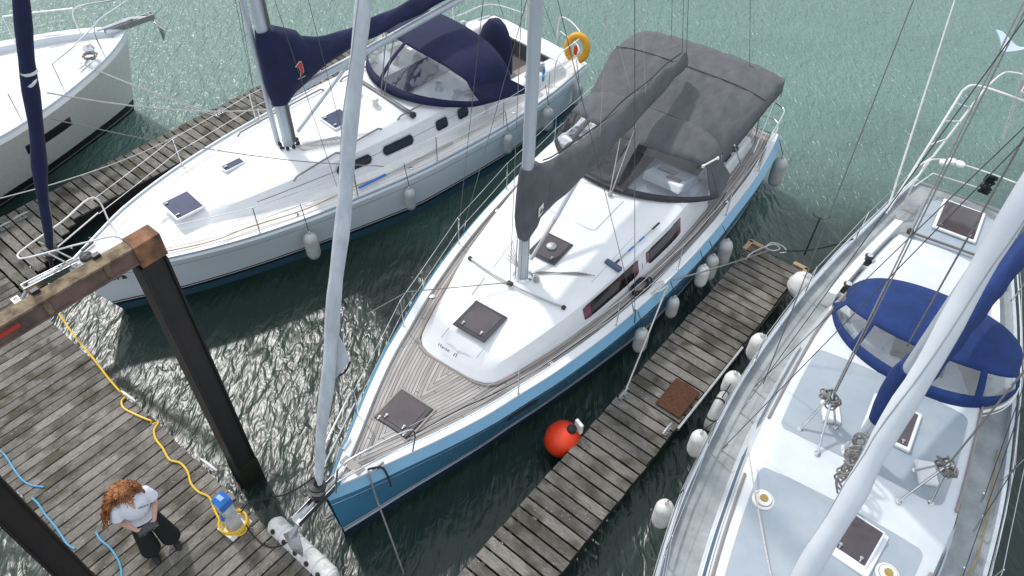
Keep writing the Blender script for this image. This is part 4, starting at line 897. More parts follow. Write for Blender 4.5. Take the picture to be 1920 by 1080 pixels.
# mast and boom
L_.mast(.10, 4.40, ltop(0, 4.4) - .01, 16, .075, .11)
L_.tubep('furled_mast_pole', [V(-.10, 4.28, 1.72), V(-.10, 4.28, 9)], .05, ALU, 12)
for k in range(8):
    L_.wire(V(.16 + .02 * (k % 3), 4.46 + .03 * (k // 3), 1.75), V(.15 + .03 * (k % 4), 4.5, 5 + k * .7), .005, ROPEG if k % 2 else WIRE, 'halyard')
    L_.wire(V(.25 + .03 * k, 4.45, 1.72), V(.55 + .05 * k, 5.2 + .02 * k, ltop(.6, 5.2) + .01), .005, ROPEG, 'control_line')
    mb = MB(); mb.lathe([(.03, -.03), (.035, 0), (.02, .03)], (.10 + .16 * cos(k * .8), 4.40 + .18 * sin(k * .8), 1.74), 8); L_.part('mast_block', mb, DARKM)
lc = boomcover(L_, 4.50, 9.2, [(4.5, 3.95), (5.0, 3.72), (5.6, 3.45), (6.5, 3.42), (9.2, 3.55)], [(4.5, 2.62), (5.0, 2.78), (5.6, 3.02), (6.5, 3.08), (9.2, 3.2)], [(4.5, .40), (5.2, .44), (6.0, .34), (9.2, .26)], NAVY, piv=(.08, 4.5))
R_ = []
for z, rx, ry, dy in [(4.02, .15, .18, .03), (3.78, .20, .40, .20), (3.4, .22, .52, .32), (3.08, .22, .46, .27), (2.80, .18, .30, .13), (2.62, .13, .17, .02)]:
    R_.append([V(.10 + rx * cos(t) * (1 + .06 * sin(5 * t + z * 3)), 4.42 + dy + ry * sin(t) * (1 + .05 * sin(4 * t + z * 5)), z) for t in [2 * pi * k / 28 for k in range(28)]])
mb = MB(); mb.loft(list(reversed(R_))); lf = L_.part('mast_flap', mb, NAVY, lc, smooth=60)
mb = MB(); o_ = [(0, .0), (.02, .09), (.0, .17), (-.05, .20), (.035, .27), (.065, .24), (.075, .12), (.07, .05)]
def em_pt(x, z, k=0): return V(.332 + k, 4.80 + x, 3.10 + z)
mb.add([em_pt(x * 1.25 - .01 * 1, z * 1.08 - .01) for x, z in o_], [tuple(range(8))]); L_.part('emblem_outline', mb, FENDW, lf, smooth=0, solid=.003)
mb = MB(); mb.add([em_pt(x, z, .006) for x, z in o_], [tuple(range(8))]); mb2 = L_.part('emblem_sail', mb, RED, lf, smooth=0, solid=.003)
mb = MB(); mb.box(em_pt(.01, -.035, .002), (.004, .16, .02)); L_.part('emblem_caption', mb, GALV, lf, smooth=0)
L_.tubep('boom', [V(.1, 4.55, 2.70), V(.1, 9.35, 3.10)], .075, ALU, 14)
L_.tubep('boom_vang', [V(.1, 4.62, 1.88), V(.1, 6.0, 2.78)], .035, ALU, 10)
L_.furled((0.0, .03, 1.95), (.08, 4.3, 15.3), .055, .105, NAVY, 'furled_genoa')
for k, t in enumerate((.195, .205)):
    p_ = V(0, .03, 1.95).lerp(V(.08, 4.3, 15.3), t); mb = MB(); mb.lathe([(.112, -.02), (.116, 0), (.112, .02)], p_, 16, Matrix.Rotation(.5 - .5 * k, 3, 'X')); L_.part('sail_tie', mb, FENDW)
for sd in (1, -1):
    L_.wire(V(sd * 1.62, 4.75, 1.25), V(sd * .95, 4.7, 6.8)); L_.wire(V(sd * 1.28, 4.55, 1.3), V(sd * .15, 4.45, 6.7)); L_.wire(V(sd * .95, 4.7, 6.8), V(sd * .7, 4.6, 11.5))
    L_.tubep('spreader', [V(.1, 4.45, 6.8), V(sd * .95, 4.7, 6.8)], .03, ALU, 8)
    L_.tubep('turnbuckle', [V(sd * 1.62, 4.75, 1.2), V(sd * 1.59, 4.75, 1.5)], .014, STEEL, 7)
    L_.wire(V(sd * .9, 11.2, 1.3), V(.1, 4.6, 15.6))
L_.wire(V(.1, 6.62, 1.85), V(.1, 6.9, 3.0), .012, ROPEG, 'mainsheet'); L_.wire(V(.2, 6.62, 1.85), V(.12, 7.1, 3.0), .012, ROPEG, 'mainsheet')
L_.wire(V(.1, 9.3, 3.2), V(.1, 4.7, 15.8))
# pulpit, rails
L_.tubep('pulpit', [V(.55, .95, 1.33), V(.55, .90, 1.92), V(.36, .42, 1.98), V(.12, -.30, 2.0), V(0, -.42, 2.0), V(-.12, -.30, 2.0), V(-.36, .42, 1.98), V(-.62, 1.05, 1.95), V(-.62, 1.1, 1.32)], .015, FENDW, 8, 5)
L_.tubep('pulpit', [V(.22, .25, 1.34), V(.18, -.05, 1.95)], .013, FENDW, 8); L_.tubep('pulpit', [V(-.22, .25, 1.34), V(-.18, -.05, 1.95)], .013, FENDW, 8)
L_.tubep('pulpit', [V(-.60, 1.0, 1.65), V(-.30, .3, 1.66), V(-.18, .0, 1.66)], .012, FENDW, 8)
L_.stanchions([2.85, 4.7, 6.5, 8.3, 9.8], (1, -1), off=.05, ends=(1.0, 10.7), mt=STEEL)
mb = MB(); mb.box((0, -.18, 1.36), (.14, .85, .03)); mb.box((.065, -.18, 1.41), (.012, .85, .11)); mb.box((-.065, -.18, 1.41), (.012, .85, .11)); L_.part('bow_roller', mb, STEEL, smooth=0)
mb = MB(); mb.tube([(0, .3, 1.45), (0, -.5, 1.42), (0, -.7, 1.25)], [.02, .022, .03], 8); mb.add([V(0, -.55, 1.32), V(.17, -.68, 1.10), V(0, -.66, .80), V(-.17, -.68, 1.10), V(0, -.74, 1.02)], [(0, 1, 4), (1, 2, 4), (2, 3, 4), (3, 0, 4)]); L_.part('anchor', mb, GALV, smooth=25, solid=.012)
mb = MB(); mb.lathe([(.09, 0), (.11, .02), (.10, .07), (.04, .09)], (0, .42, 1.38), 16); L_.part('windlass', mb, DARKM)
for sd in (1, -1):
    mb = MB(); mb.box((sd * .25, .55, 1.40), (.05, .24, .03), -.35 * sd); L_.part('deck_cleat', mb, DARKM, smooth=0, bevel=.008)
# name on the bow, the last letters show past the beam
text('bow_lettering', 'ora', .20, BLACK, L_.root, V(L_.side(.56, 1.03) + .022, .64, 1.03), (.50, .86, -.02), (.26, 0, 1), .006)
# sprayhood
def lbase(u): p = u * 1.60; return V(.08 + 1.62 * sin(p), 8.25 - 1.55 * cos(p) + .55 * max(0, abs(u) - .8) * 5 * .5, 1.84 - .26 * abs(u) ** 3)
def lfront(u): return V(.08 + 1.35 * sin(u * 1.5) / sin(1.5), 7.52 + .38 * u * u, 2.55 - .55 * abs(u) ** 2.6)
def laft(u): return V(.08 + 1.52 * sin(u * 1.5) / sin(1.5), 8.75 + .1 * u * u, 2.58 - .80 * abs(u) ** 2.4)
lh = hood(L_, 'sprayhood', lbase, lfront, laft, [(-.86, -.10), (-.06, .84)], NAVY, VINYL, v0=.17, v1=.94)
for sd in (1, -1):
    Q = [lfront(sd * .97), laft(sd * .96), V(.08 + sd * 1.70, 9.35, 1.44), lbase(sd), lbase(sd * .9)]
    mb = MB(); mb.add(Q, [(0, 1, 2, 3, 4)]); L_.part('side_wing', mb, NAVY, lh, smooth=0, solid=.01)
mb = MB(); mb.box((.08, 7.5, 1.84), (.72, 1.4, .03)); L_.part('sliding_hatch', mb, GLASSB, smooth=0, bevel=.01)
winch(L_, V(.75, 7.6, 1.78), 1.1, GALV); winch(L_, V(-.6, 7.6, 1.78), 1.1, GALV)
for sd in (1, -1):
    mb = MB(); mb.box((sd * 1.22, 9.6, 1.22), (.46, 2.7, .34), taper=.8); L_.part('cockpit_coaming', mb, WHITE, smooth=0, bevel=.06)
    mb = MB(); mb.box((sd * .74, 9.5, 1.03), (.46, 2.4, .08)); L_.part('cockpit_bench', mb, mat('slatted_bench_teak', (.36, .32, .29), .8, col2=(.2, .17, .15), stretch=(24, .6, 1), vs=2), smooth=0, bevel=.01)
    winch(L_, V(sd * 1.28, 9.75, 1.39), 1.3, GALV); winch(L_, V(sd * 1.26, 10.15, 1.39), 1.1, GALV)
    L_.tubep('pushpit', [V(sd * 1.62, 10.2, 1.15), V(sd * 1.64, 10.25, 1.85), V(sd * 1.45, 11.2, 1.9), V(sd * .6, 11.5, 1.9), V(sd * .5, 11.5, 1.2)], .015, FENDW, 8, 5)
    L_.tubep('pushpit', [V(sd * 1.63, 10.3, 1.5), V(sd * 1.45, 11.2, 1.55), V(sd * .6, 11.5, 1.55)], .012, FENDW, 8, 4)
mb = MB(); mb.box((0, 9.6, .74), (1.9, 2.9, .06)); L_.part('cockpit_sole', mb, mat('dark_sole', (.10, .09, .08), .8), smooth=0)
mb = MB(); mb.box((0, 8.32, 1.2), (1.9, .06, .95)); L_.part('companionway_bulkhead', mb, WHITE, smooth=0)
mb = MB(); mb.box((0, 11.2, 1.16), (2.4, .5, .08)); L_.part('aft_deck', mb, WHITE, smooth=0, bevel=.03)
# covered wheel pedestal: a tall navy cover
R_ = []
for z, w_, d_, dy in [(.80, .52, .16, 0), (1.2, .54, .17, 0), (1.6, .52, .15, .02), (1.9, .42, .13, .05), (2.1, .26, .10, .07), (2.18, .10, .06, .08)]:
    R_.append([V(.05 + w_ * cos(t), 9.9 + dy + d_ * sin(t), z) for t in [2 * pi * k / 20 for k in range(20)]])
mb = MB(); mb.loft(R_); wc = L_.part('wheel_cover', mb, NAVY, smooth=60)
text('side_lettering', 'So', .12, HFRAME, L_.root, V(L_.hf(8.05) - .055, 8.02, zsL(8) + .40), (.0, 1, 0), (-.3, 0, 1), .003)
# lifebuoy on the pushpit
lb = thing('horseshoe_lifebuoy', 'yellow horseshoe lifebuoy with orange light hanging on the white yacht stern rail', 'lifebuoy', L_.w(1.50, 11.05, 1.25), -LAZ)
Tq = Matrix.Rotation(radians(75), 3, 'X') @ Matrix.Identity(3)
mb = MB(); mb.tube([Matrix.Rotation(.5, 3, 'Z') @ (Tq @ V(.22 * cos(t), .27 * sin(t), 0)) + V(0, 0, .42) for t in [-1.2 + i * (5.54 / 18) - pi / 2 + 1.57 for i in range(19)]], .085, 10); mb.build('horseshoe', YELLOW, lb, 60)
mb = MB(); mb.lathe([(.03, 0), (.045, .06), (.045, .18), (.02, .22)], (0, -.05, .28), 10); mb.build('float_light', ORANGE, lb)
bl = L_.w(1.55, 9.9, 1.4)
rope('blue_rope_hank', 'blue rope hank hanging at the white yacht cockpit winches', [bl + V(.02 * sin(i * 2.1), .02 * cos(i * 1.7), .30 - .12 * abs(((i % 6) - 3))) for i in range(18)], .016, ROPEB)
rope('ochre_line', 'ochre line running along the right side deck of the white yacht', [L_.w(b, a, zsL(a) + .07) for b, a in [(.62, 1.2), (1.0, 2.1), (1.12, 2.8), (1.38, 3.8), (1.45, 4.8), (1.58, 5.6), (1.6, 6.6), (1.66, 7.6), (1.64, 8.6)]], .009, ROPEO)
rope('boat_hook', 'blue ended boat hook lying on the right side deck of the white yacht', [L_.w(1.56, 5.0, zsL(5) + .08), L_.w(1.68, 7.1, zsL(7) + .08)], .016, GALV, 'boat hook', 2)
rope('boat_hook_grip', 'blue paddle grip beside the boat hook on the white yacht side deck', [L_.w(1.54, 4.85, zsL(5) + .08), L_.w(1.59, 5.45, zsL(5) + .09)], .026, PEDB, 'grip', 2)
LF = 'fenders along the white yacht'
def lfend(label, px, py, ln, r, zt=1.0, mt=FEND):
    p = L_.l(px, py, zt); a = p.y; top = L_.w(L_.hb(a) + r * .9, a, zt)
    return fender(label, top, ln, r, mt, L_.w(L_.hb(a) - .06, a + .05, zsL(a) + .35), LF)
lfend('white fender hanging nearest the bow of the white yacht', 580, 438, .62, .13)
lfend('white fender amidships on the white yacht', 779, 362, .52, .11)
lfend('white fender of the white yacht below the boom end of the blue yacht', 950, 250, .48, .10)
lfend('greyish fender of the white yacht close to the blue yacht mast', 1024, 200, .58, .13)
lfend('greyish fender at the stern of the white yacht', 1075, 150, .58, .12)
rope('mooring_line', 'white stern line from the finger cleat across to the left yacht furled sail', sag(L_.w(0, 1.0, 4.3), pix(500, 205, 1.9), .15), .012, ROPEW, smooth_it=False)
rope('mooring_line', 'white line from the navy furled sail to the white yacht mast', [pix(95, 223, 3.9), pix(300, 265, 2.6), pix(540, 300, 1.9), pix(720, 312, 1.5)], .009, ROPEG)
rope('mooring_line', 'white line from the grey hulled yacht low over the dark water', [pix(0, 372, 1.5), pix(100, 345, 1.35), pix(200, 312, 1.1), pix(280, 280, .9), pix(335, 252, .7)], .010, ROPEW)

# ================================================================== grey hulled yacht, upper left, bow outward
FAZ = radians(44)
F_ = Boat('grey_yacht', 'large greige hulled yacht with white deck entering from the upper left', pix(235, 60, 1.8), FAZ + pi,
          [(0, .10), (.25, .38), (.8, .82), (1.5, 1.22), (2.4, 1.62), (3.4, 1.92), (5, 2.15), (8, 2.2), (12, 1.9)], [(0, 1.82), (3, 1.66), (8, 1.55), (12, 1.5)], 0, 12, 'yacht')
F_.hull([(('s', 0), 1), (('s', .09), 0), (('s', .10), 0), (1.3, 0), (1.1, 0), (.9, 0), (.65, 0), (.45, 0), (.28, 2), (.10, 3), (.07, 2), (0, 2), (-.4, 2)], [CREAMH, WHITE, BLACK, GALV], rake=.45, ins=.02, wl=lambda t: .30 + .62 * min(1, t * 2.0) ** .9, fl=1.1)
F_.rail(.02, 12, .02, .26, .06, mat('white_bulwark', (.62, .67, .72), .35, var=.06), 'bulwark_cap', base=-.12)
F_.deckgrid(.15, 11.9, .20, -.10, DECKW, 'deck', camber=.05)
F_.house([(2.3, .15), (2.5, .45), (3.4, .95), (5, 1.35), (8, 1.45), (9, 1.4)], lambda a: F_.zs(a) - .08, curve([(2.3, 1.66), (3.2, 1.82), (5, 2.1), (9, 2.3)]), .3, WHITE, camber=.05)
mb = MB()
for sd in (-1, 1):
    G = []
    for i in range(9):
        a = 1.98 + 1.05 * i / 8; G.append([V(sd * (F_.side(a, z) + .008), a + .05, z) for z in (.92, 1.0, 1.1, 1.18)])
    mb.grid(G if sd < 0 else [list(reversed(r)) for r in G])
F_.part('hull_window', mb, BLACK, smooth=40, solid=.01)
mb = MB(); mb.box((0, -.15, 1.90), (.15, 1.1, .03)); mb.box((.07, -.15, 1.95), (.014, 1.1, .12)); mb.box((-.07, -.15, 1.95), (.014, 1.1, .12)); F_.part('bow_roller', mb, STEEL, smooth=0)
mb = MB(); mb.tube([(0, .55, 2.03), (0, -.2, 2.05), (0, -.62, 1.92), (0, -.78, 1.70)], [.025, .03, .035, .03], 8); mb.add([V(0, -.60, 1.85), V(.2, -.78, 1.62), V(0, -.74, 1.30), V(-.2, -.78, 1.62), V(0, -.86, 1.52)], [(0, 1, 4), (1, 2, 4), (2, 3, 4), (3, 0, 4)]); F_.part('anchor', mb, STEEL, smooth=25, solid=.012)
mb = MB(); mb.lathe([(.10, 0), (.12, .03), (.08, .10), (.10, .16), (.03, .19)], (0, .85, 1.70), 16); F_.part('windlass', mb, STEEL)
for sd in (1, -1):
    F_.tubep('pulpit', [V(sd * .55, .75, 1.78), V(sd * .50, .70, 2.38), V(sd * .20, .05, 2.46), V(sd * .06, -.35, 2.48), V(0, -.42, 2.48)], .015, STEEL, 8, 5)
    F_.tubep('pulpit', [V(sd * .50, .70, 2.40), V(sd * .95, 1.35, 2.36), V(sd * 1.25, 1.9, 2.34)], .015, STEEL, 8)
    mb = MB(); mb.box((sd * .80, 1.25, 1.86), (.05, .34, .04), sd * -.5); F_.part('deck_cleat', mb, STEEL, smooth=0, bevel=.01)
F_.stanchions([1.9, 2.9, 4.2, 6.0], (1, -1), h=.62, off=.16, ends=(1.3, 8))
for k, (q0, q1) in enumerate(((pix(150, 118, 1.9), pix(405, 214, .58)), (pix(158, 122, 1.9), pix(412, 220, .58)))):
    rope('mooring_line', ['upper of two white lines from the grey yacht bow to the far finger cleat', 'lower of two white lines from the grey yacht bow to the far finger cleat'][k], sag(q0, q1, .05), .010, ROPEW, smooth_it=False)
ropecoil('rope_coil', 'rope bundle lashed at the grey yacht bow cleat', F_.w(-.72, 1.05, 1.92), .12, .12, 4, .013, ROPEG, 0)

# ================================================================== white yacht with grey decks, right
RAZ = radians(32.0)
QWHITE = mat('aged_white_topcoat', (.66, .70, .735), .4, col2=(.56, .60, .63), vs=1.3, lo=.3, hi=.6)
Q_ = Boat('grey_decked_sailboat', 'white yacht with grey blue decks and royal blue sprayhood, lower right', Vector((4.577, 5.124, 0)), RAZ,
          [(-6.2, .05), (-5.6, .42), (-5, .75), (-4, 1.2), (-2.5, 1.62), (-1.2, 1.80), (.5, 1.85), (2.3, 1.74), (3.9, 1.52), (5.5, 1.2), (6.8, .92), (7.15, .82)],
          [(-6.2, 1.65), (-2, 1.42), (2, 1.34), (7.15, 1.36)], -6.2, 7.15)
Q_.hull([(('s', 0), 0), (('s', .06), 0), (1.1, 0), (.8, 0), (.5, 0), (.2, 1), (0, 1), (-.4, 1)], [WHITE, NAVYB], rake=.6, ins=.01, wl=lambda t: .45 + .45 * min(1, t * 2.2) ** .8)
Q_.deckgrid(-6.0, 7.1, .05, -.07, RGREYD, 'side_deck', camber=.05)
Q_.rail(-6.1, 7.1, .02, .05, .05, ALU, 'toe_rail', base=-.09)
zsQ = Q_.zs; qdeck = lambda a: zsQ(a) - .05
Q_.house([(-5.0, .10), (-4.85, .35), (-4.2, .72), (-3, 1.02), (-1.5, 1.26), (0, 1.38), (1.8, 1.34), (3.4, 1.12), (5.0, .85), (5.2, .8)], qdeck, curve([(-5, 1.44), (-3.5, 1.55), (-.5, 1.64), (-.1, 1.74), (1, 1.78), (5.2, 1.62)]), .20, QWHITE, camber=.06)
def qtop(b, a): return Q_.hzt(a) + .06 * (1 - (b / max(Q_.hf(a) - .2, .1)) ** 2)
def panel(name, outline, mt, dz=.006, nb=10):
    # outline rows: (a, b0, b1); follows the coachroof top
    rows_ = []; f0 = curve([(r[0], r[1]) for r in outline]); f1 = curve([(r[0], r[2]) for r in outline]); a0_, a1_ = outline[0][0], outline[-1][0]
    ts = sorted([0, .004, .01, .02, .035, .05, .075, .10] + [.15 + .07 * k for k in range(11)] + [1 - q for q in (0, .004, .01, .02, .035, .05, .075, .10)])
    for t_ in ts:
        a = lerp(a0_, a1_, t_); e = min(t_, 1 - t_) * (a1_ - a0_); r_ = .12; cut = 0 if e >= r_ else r_ - sqrt(max(r_ * r_ - (r_ - e) ** 2, 0))
        rows_.append([V(lerp(f0(a) + cut, f1(a) - cut, j / nb), a, qtop(lerp(f0(a), f1(a), j / nb), a) + dz) for j in range(nb + 1)])
    mb = MB(); mb.grid([list(reversed(r)) for r in rows_]); return Q_.part(name, mb, mt, smooth=40)
panel('nonskid_panel', [(-4.3, -.42, .42), (-3.0, -.74, .74), (-1.6, -.96, .96), (-.62, -1.05, 1.05)], RGREY)
panel('nonskid_panel', [(-.02, -1.06, 1.06), (.8, -1.08, 1.08), (1.6, -1.06, 1.06)], RGREY)
for sd in (1, -1):
    mb = MB(); mb.tube([V(sd * (Q_.hf(a) - .15), a, Q_.hzt(a) + .0) for a in [-3.6 + .25 * i for i in range(12)]], .02, 6); Q_.part('handrail', mb, mat('weathered_rail', (.30, .27, .25), .8))
    mb = MB(); mb.tube([V(sd * (Q_.hf(a) - .15), a, Q_.hzt(a) + .0) for a in [.05 + .25 * i for i in range(14)]], .02, 6); Q_.part('handrail', mb, mat('weathered_rail_aft', (.30, .27, .25), .8))
Q_.sidewin(-2.9, -.35, .42, .66, mat('smoked_blue_window', (.10, .15, .20), .1), frame=WHITE, rnd=.05)
Q_.sidewin(-.05, 1.7, .42, .66, mat('smoked_blue_window_aft', (.10, .15, .20), .1), frame=WHITE, rnd=.05)
hatch(Q_, (.30, -1.0, qtop(.3, -1.0) + .03), (.46, .56), -.12, WHITE, GLASSD, 'foredeck_hatch', raise_=.06, fw=.03, tilt=.16)
mb = MB(); mb.box((.30, -1.02, qtop(.3, -1.0) + .005), (.58, .68, .05), -.12); Q_.part('hatch_coaming', mb, WHITE, smooth=0, bevel=.02)
hatch(Q_, (.18, .84, qtop(.2, .8) - .01), (.64, .70), 0, WHITE, GLASSD, 'saloon_hatch', raise_=.06, fw=.05)
hatch(Q_, (.10, 6.0, 1.60), (.72, .92), 0, WHITE, GLASSD, 'stern_hatch', raise_=.05, fw=.05)
for px, py in ((1432, 935), (1665, 1075)):
    p = Q_.l(px, py, 1.68); mb = MB(); mb.lathe([(.14, -.03), (.14, .02), (.105, .035), (.10, .05), (.06, .06)], V(p.x, p.y, qtop(p.x, p.y)), 24); pv = Q_.part('deck_prism', mb, FENDW)
    mb = MB(); mb.lathe([(.105, .02), (.112, .035), (.105, .045)], V(p.x, p.y, qtop(p.x, p.y)), 24); Q_.part('prism_ring', mb, GALV, pv)
    mb = MB(); mb.lathe([(.055, .058), (.05, .072)], V(p.x, p.y, qtop(p.x, p.y)), 18); Q_.part('prism_lens', mb, GOLDB, pv)
# mast, boom with blue cover, furled genoa
Q_.mast(-.10, .15, qtop(0, .1) - .01, 15, .085, .12, rake=.015)
gA, gB = Q_.l(1510, 1080, 3.6), Q_.l(1890, 420, 6.9); gd = (gB - gA) / 3.3
Q_.furled(gA - gd * 1.75, gA + gd * 8.5, .055, .102, SAILW)
SW = radians(13)
qc = boomcover(Q_, .32, 5.0, [(.32, 3.55), (.8, 3.3), (2, 3.22), (5, 3.15)], [(.32, 2.6), (1, 2.72), (5, 2.8)], [(.32, .34), (1, .42), (3, .36), (5, .24)], ROYAL, swing=SW, piv=(-.05, .25))
Q_.tubep('boom', [V(-.05, .3, 2.66), V(-.05 + 4.7 * sin(SW), .3 + 4.7 * cos(SW), 2.8)], .07, ALU, 12)
R_ = []
for z, rx, ry, dy in [(3.6, .13, .16, .02), (3.35, .16, .24, .10), (3.05, .16, .25, .10), (2.8, .14, .20, .05), (2.6, .11, .15, 0)]:
    R_.append([V(-.09 + rx * cos(t) * (1 + .06 * sin(5 * t + z * 3)), .17 + dy + ry * sin(t), z) for t in [2 * pi * k / 24 for k in range(24)]])
mb = MB(); mb.loft(list(reversed(R_))); Q_.part('mast_flap', mb, ROYAL, qc, smooth=60)
# granny bars at the mast
for sd, feet, tp in ((-1, [(1498, 810), (1530, 855), (1562, 808)], (1562, 738)), (1, [(1710, 888), (1682, 943), (1742, 947)], (1782, 868))):
    T = Q_.l(*tp, 2.35)
    for k, (fx, fy) in enumerate(feet):
        p = Q_.l(fx, fy, 1.72); p.z = qtop(p.x, p.y); Q_.tubep('mast_guard_leg', [p, p.lerp(T, .9), T + V(.05 * (k - 1), 0, 0)], .017, STEEL, 8)
        mb = MB(); mb.lathe([(.04, 0), (.04, .008), (.02, .012)], p, 12); Q_.part('leg_flange', mb, STEEL)
    mb = MB(); mb.box(V(T.x - .1 * sd, T.y + .12, qtop(T.x, T.y) + .04), (.24, .34, .07), .4); Q_.part('dorade_box', mb, WHITE, smooth=0, bevel=.02)
    ropecoil('rope_coil', ['halyard rope bundle hung on the left mast guard of the grey decked yacht', 'halyard rope bundle hung on the right mast guard of the grey decked yacht'][sd > 0], Q_.w(T.x, T.y, T.z - .18), .07, .11, 5, .013, ROPEG, .3, .03, .06)
rope('rope_bundle', 'long grey rope bundle hanging at the mast of the grey decked yacht', [Q_.w(-.16 + .07 * sin(i * 1.9), .02 - .05 * cos(i * 1.3) - .012 * i, 2.45 - .62 * abs((i % 8) / 4 - 1) * (.7 + .3 * sin(i))) for i in range(64)], .014, ROPEG, k=3)
for (p0, p1, r_, m_) in ((Q_.l(1563, 735, 2.35), Q_.l(1892, 60, 6.0), .011, ROPEG), (Q_.l(1567, 735, 2.35), Q_.l(1902, 60, 6.0), .010, ROPEG), (Q_.l(1700, 650, 3.0), Q_.l(1880, 330, 6.0), .011, ROPEG), (Q_.l(1780, 868, 2.4), Q_.l(1925, 690, 4.4), .012, ROPEG)):
    Q_.wire(p0, p1 + (p1 - p0) * .5, r_, m_, 'halyard')
for a_, top_ in ((.25, V(-.1, .25, 13.5)), (.75, V(-.1, .3, 8.0)), (-.5, V(-.1, .2, 8.0))):
    for sd in (1, -1):
        b_ = sd * (Q_.hb(a_) - .25); Q_.wire(V(b_, a_, zsQ(a_)), top_, .006)
        Q_.tubep('turnbuckle', [V(b_, a_, zsQ(a_) - .06), V(b_, a_, zsQ(a_) - .06).lerp(top_, .03)], .014, STEEL, 7)
pS, qS = Q_.l(1431, 720, 1.4), Q_.l(1713, 0, 6.2); Q_.wire(pS, pS + (qS - pS) * 1.9, .008)
Q_.tubep('whip_antenna', [Q_.l(1662, 400, 1.6), Q_.l(1790, 0, 4.6), Q_.l(1790, 0, 4.6) * 2 - Q_.l(1662, 400, 1.6)], [.02, .012, .006], FENDW, 7)
# royal blue sprayhood
def qbase(u): p = u * 1.55; return V(.22 + 1.36 * sin(p), 2.75 - 1.22 * cos(p), 1.80 - .12 * abs(u) ** 2)
def qfront(u): return V(.22 + 1.22 * sin(u * 1.5) / sin(1.5), 2.14 + .42 * u * u, 2.20 - .22 * abs(u) ** 2.4)
def qaft(u): return V(.22 + 1.26 * sin(u * 1.5) / sin(1.5), 3.22 - .35 * u * u, 2.26 - .38 * abs(u) ** 2.4)
hood(Q_, 'sprayhood', qbase, qfront, qaft, [(-.86, -.48), (-.42, -.05), (.05, .42), (.48, .86)], ROYAL, VINYL, v0=.30, v1=.88)
Q_.tubep('hood_base_rail', [qbase(-1 + i / 15) + V(0, -.07, -.03) for i in range(31)], .022, WHITE, 8); Q_.tubep('hood_base_rail', [qbase(-1 + i / 15) + V(0, -.14, -.06) for i in range(31)], .012, STEEL, 8)
# cockpit behind the hood
mb = MB(); mb.box((.22, 2.75, 1.745), (1.7, 1.5, .06)); Q_.part('companionway_floor', mb, TAUPE, smooth=0, bevel=.01)
mb = MB(); mb.box((.22, 2.6, 1.80), (.75, 1.1, .05)); Q_.part('companionway_hatch', mb, mat('smoked_hatch', (.06, .07, .08), .15), smooth=0, bevel=.01)
mb = MB(); mb.box((.16, 4.55, 1.60), (1.20, .62, .10)); Q_.part('cockpit_cushion', mb, PALEB, smooth=0, bevel=.02)
mb = MB(); mb.box((.16, 4.05, 1.52), (1.30, .42, .10), Matrix.Rotation(.5, 3, 'X')); Q_.part('cockpit_back', mb, TAUPE, smooth=0, bevel=.01)
mb = MB(); mb.box((.16, 3.6, 1.40), (1.5, .7, .30)); Q_.part('cockpit_seat', mb, RGREY, smooth=0, bevel=.02)
mb = MB(); mb.box((.12, 5.7, 1.46), (1.35, 1.6, .26), taper=.92); Q_.part('aft_cabin', mb, RGREY, smooth=0, bevel=.03)
Q_.tubep('traveller', [V(-.55, 5.15, 1.66), V(.95, 5.22, 1.66)], .022, mat('traveller_bronze', (.22, .20, .18), .5, .5), 8)
mb = MB(); mb.lathe([(.05, -.04), (.06, .02), (.03, .05)], (-.55, 5.15, 1.67), 10); Q_.part('traveller_block', mb, DARKM)
for px, py in ((1625, 492), (1585, 545)):
    p = Q_.l(px, py, 1.55); mb = MB(); mb.lathe([(.13, -.25), (.12, .0)], p, 18); Q_.part('winch_pad', mb, WHITE); winch(Q_, p, 1.1)
for sd in (-1, 1):
    mb = MB(); R = []
    for i in range(12):
        a = 3.0 + i * .22; b_ = Q_.hb(a) - .42; R.append([V(sd * (b_ - .10), a, 1.28), V(sd * (b_ - .08), a, 1.62), V(sd * (b_ + .05), a, 1.60), V(sd * (b_ + .12), a, 1.28)])
    mb.loft(R if sd > 0 else [list(reversed(r)) for r in R]); Q_.part('cockpit_coaming', mb, WHITE, smooth=40)
# rails and stern arch
Q_.stanchions([-4.2, -2.4, -.6, 1.2, 3.0, 4.8], (1, -1), h=.64, off=.06, ends=(-5.6, 6.4))
for sd in (1, -1):
    Q_.tubep('weather_cloth_rail', [V(sd * (Q_.hb(a) - .04), a, zsQ(a) + .20) for a in [-3.5 + .5 * i for i in range(20)]], .013, STEEL, 7)
Q_.tubep('pushpit', [V(-.82, 6.2, 1.36), V(-.82, 6.3, 2.0), V(-.62, 7.0, 2.02), V(.72, 7.08, 2.02), V(.86, 6.9, 2.0), V(.86, 6.3, 1.4)], .016, FENDW, 8, 5)
Q_.tubep('pushpit', [V(-.80, 6.4, 1.7), V(-.60, 7.0, 1.7), V(.2, 7.05, 1.7)], .013, FENDW, 8)
for (p0, p1, r_) in ((Q_.l(1665, 395, 1.5), Q_.l(1805, 170, 3.1), .022), (Q_.l(1722, 330, 1.7), Q_.l(1848, 165, 3.1), .022)):
    Q_.tubep('arch_leg', [p0, p1], r_, FENDW, 8)
la0, la1, lb0, lb1 = Q_.l(1665, 395, 1.5), Q_.l(1805, 170, 3.1), Q_.l(1722, 330, 1.7), Q_.l(1848, 165, 3.1)
for t in (.15, .35, .55, .75, .9): Q_.tubep('arch_rung', [la0.lerp(la1, t), lb0.lerp(lb1, max(t - .12, 0))], .014, FENDW, 7)
Q_.tubep('arch_top', [la1, Q_.l(1822, 160, 3.18), Q_.l(1850, 165, 3.2), Q_.l(1900, 182, 3.2), Q_.l(1990, 215, 3.2)], .022, FENDW, 8, 4)
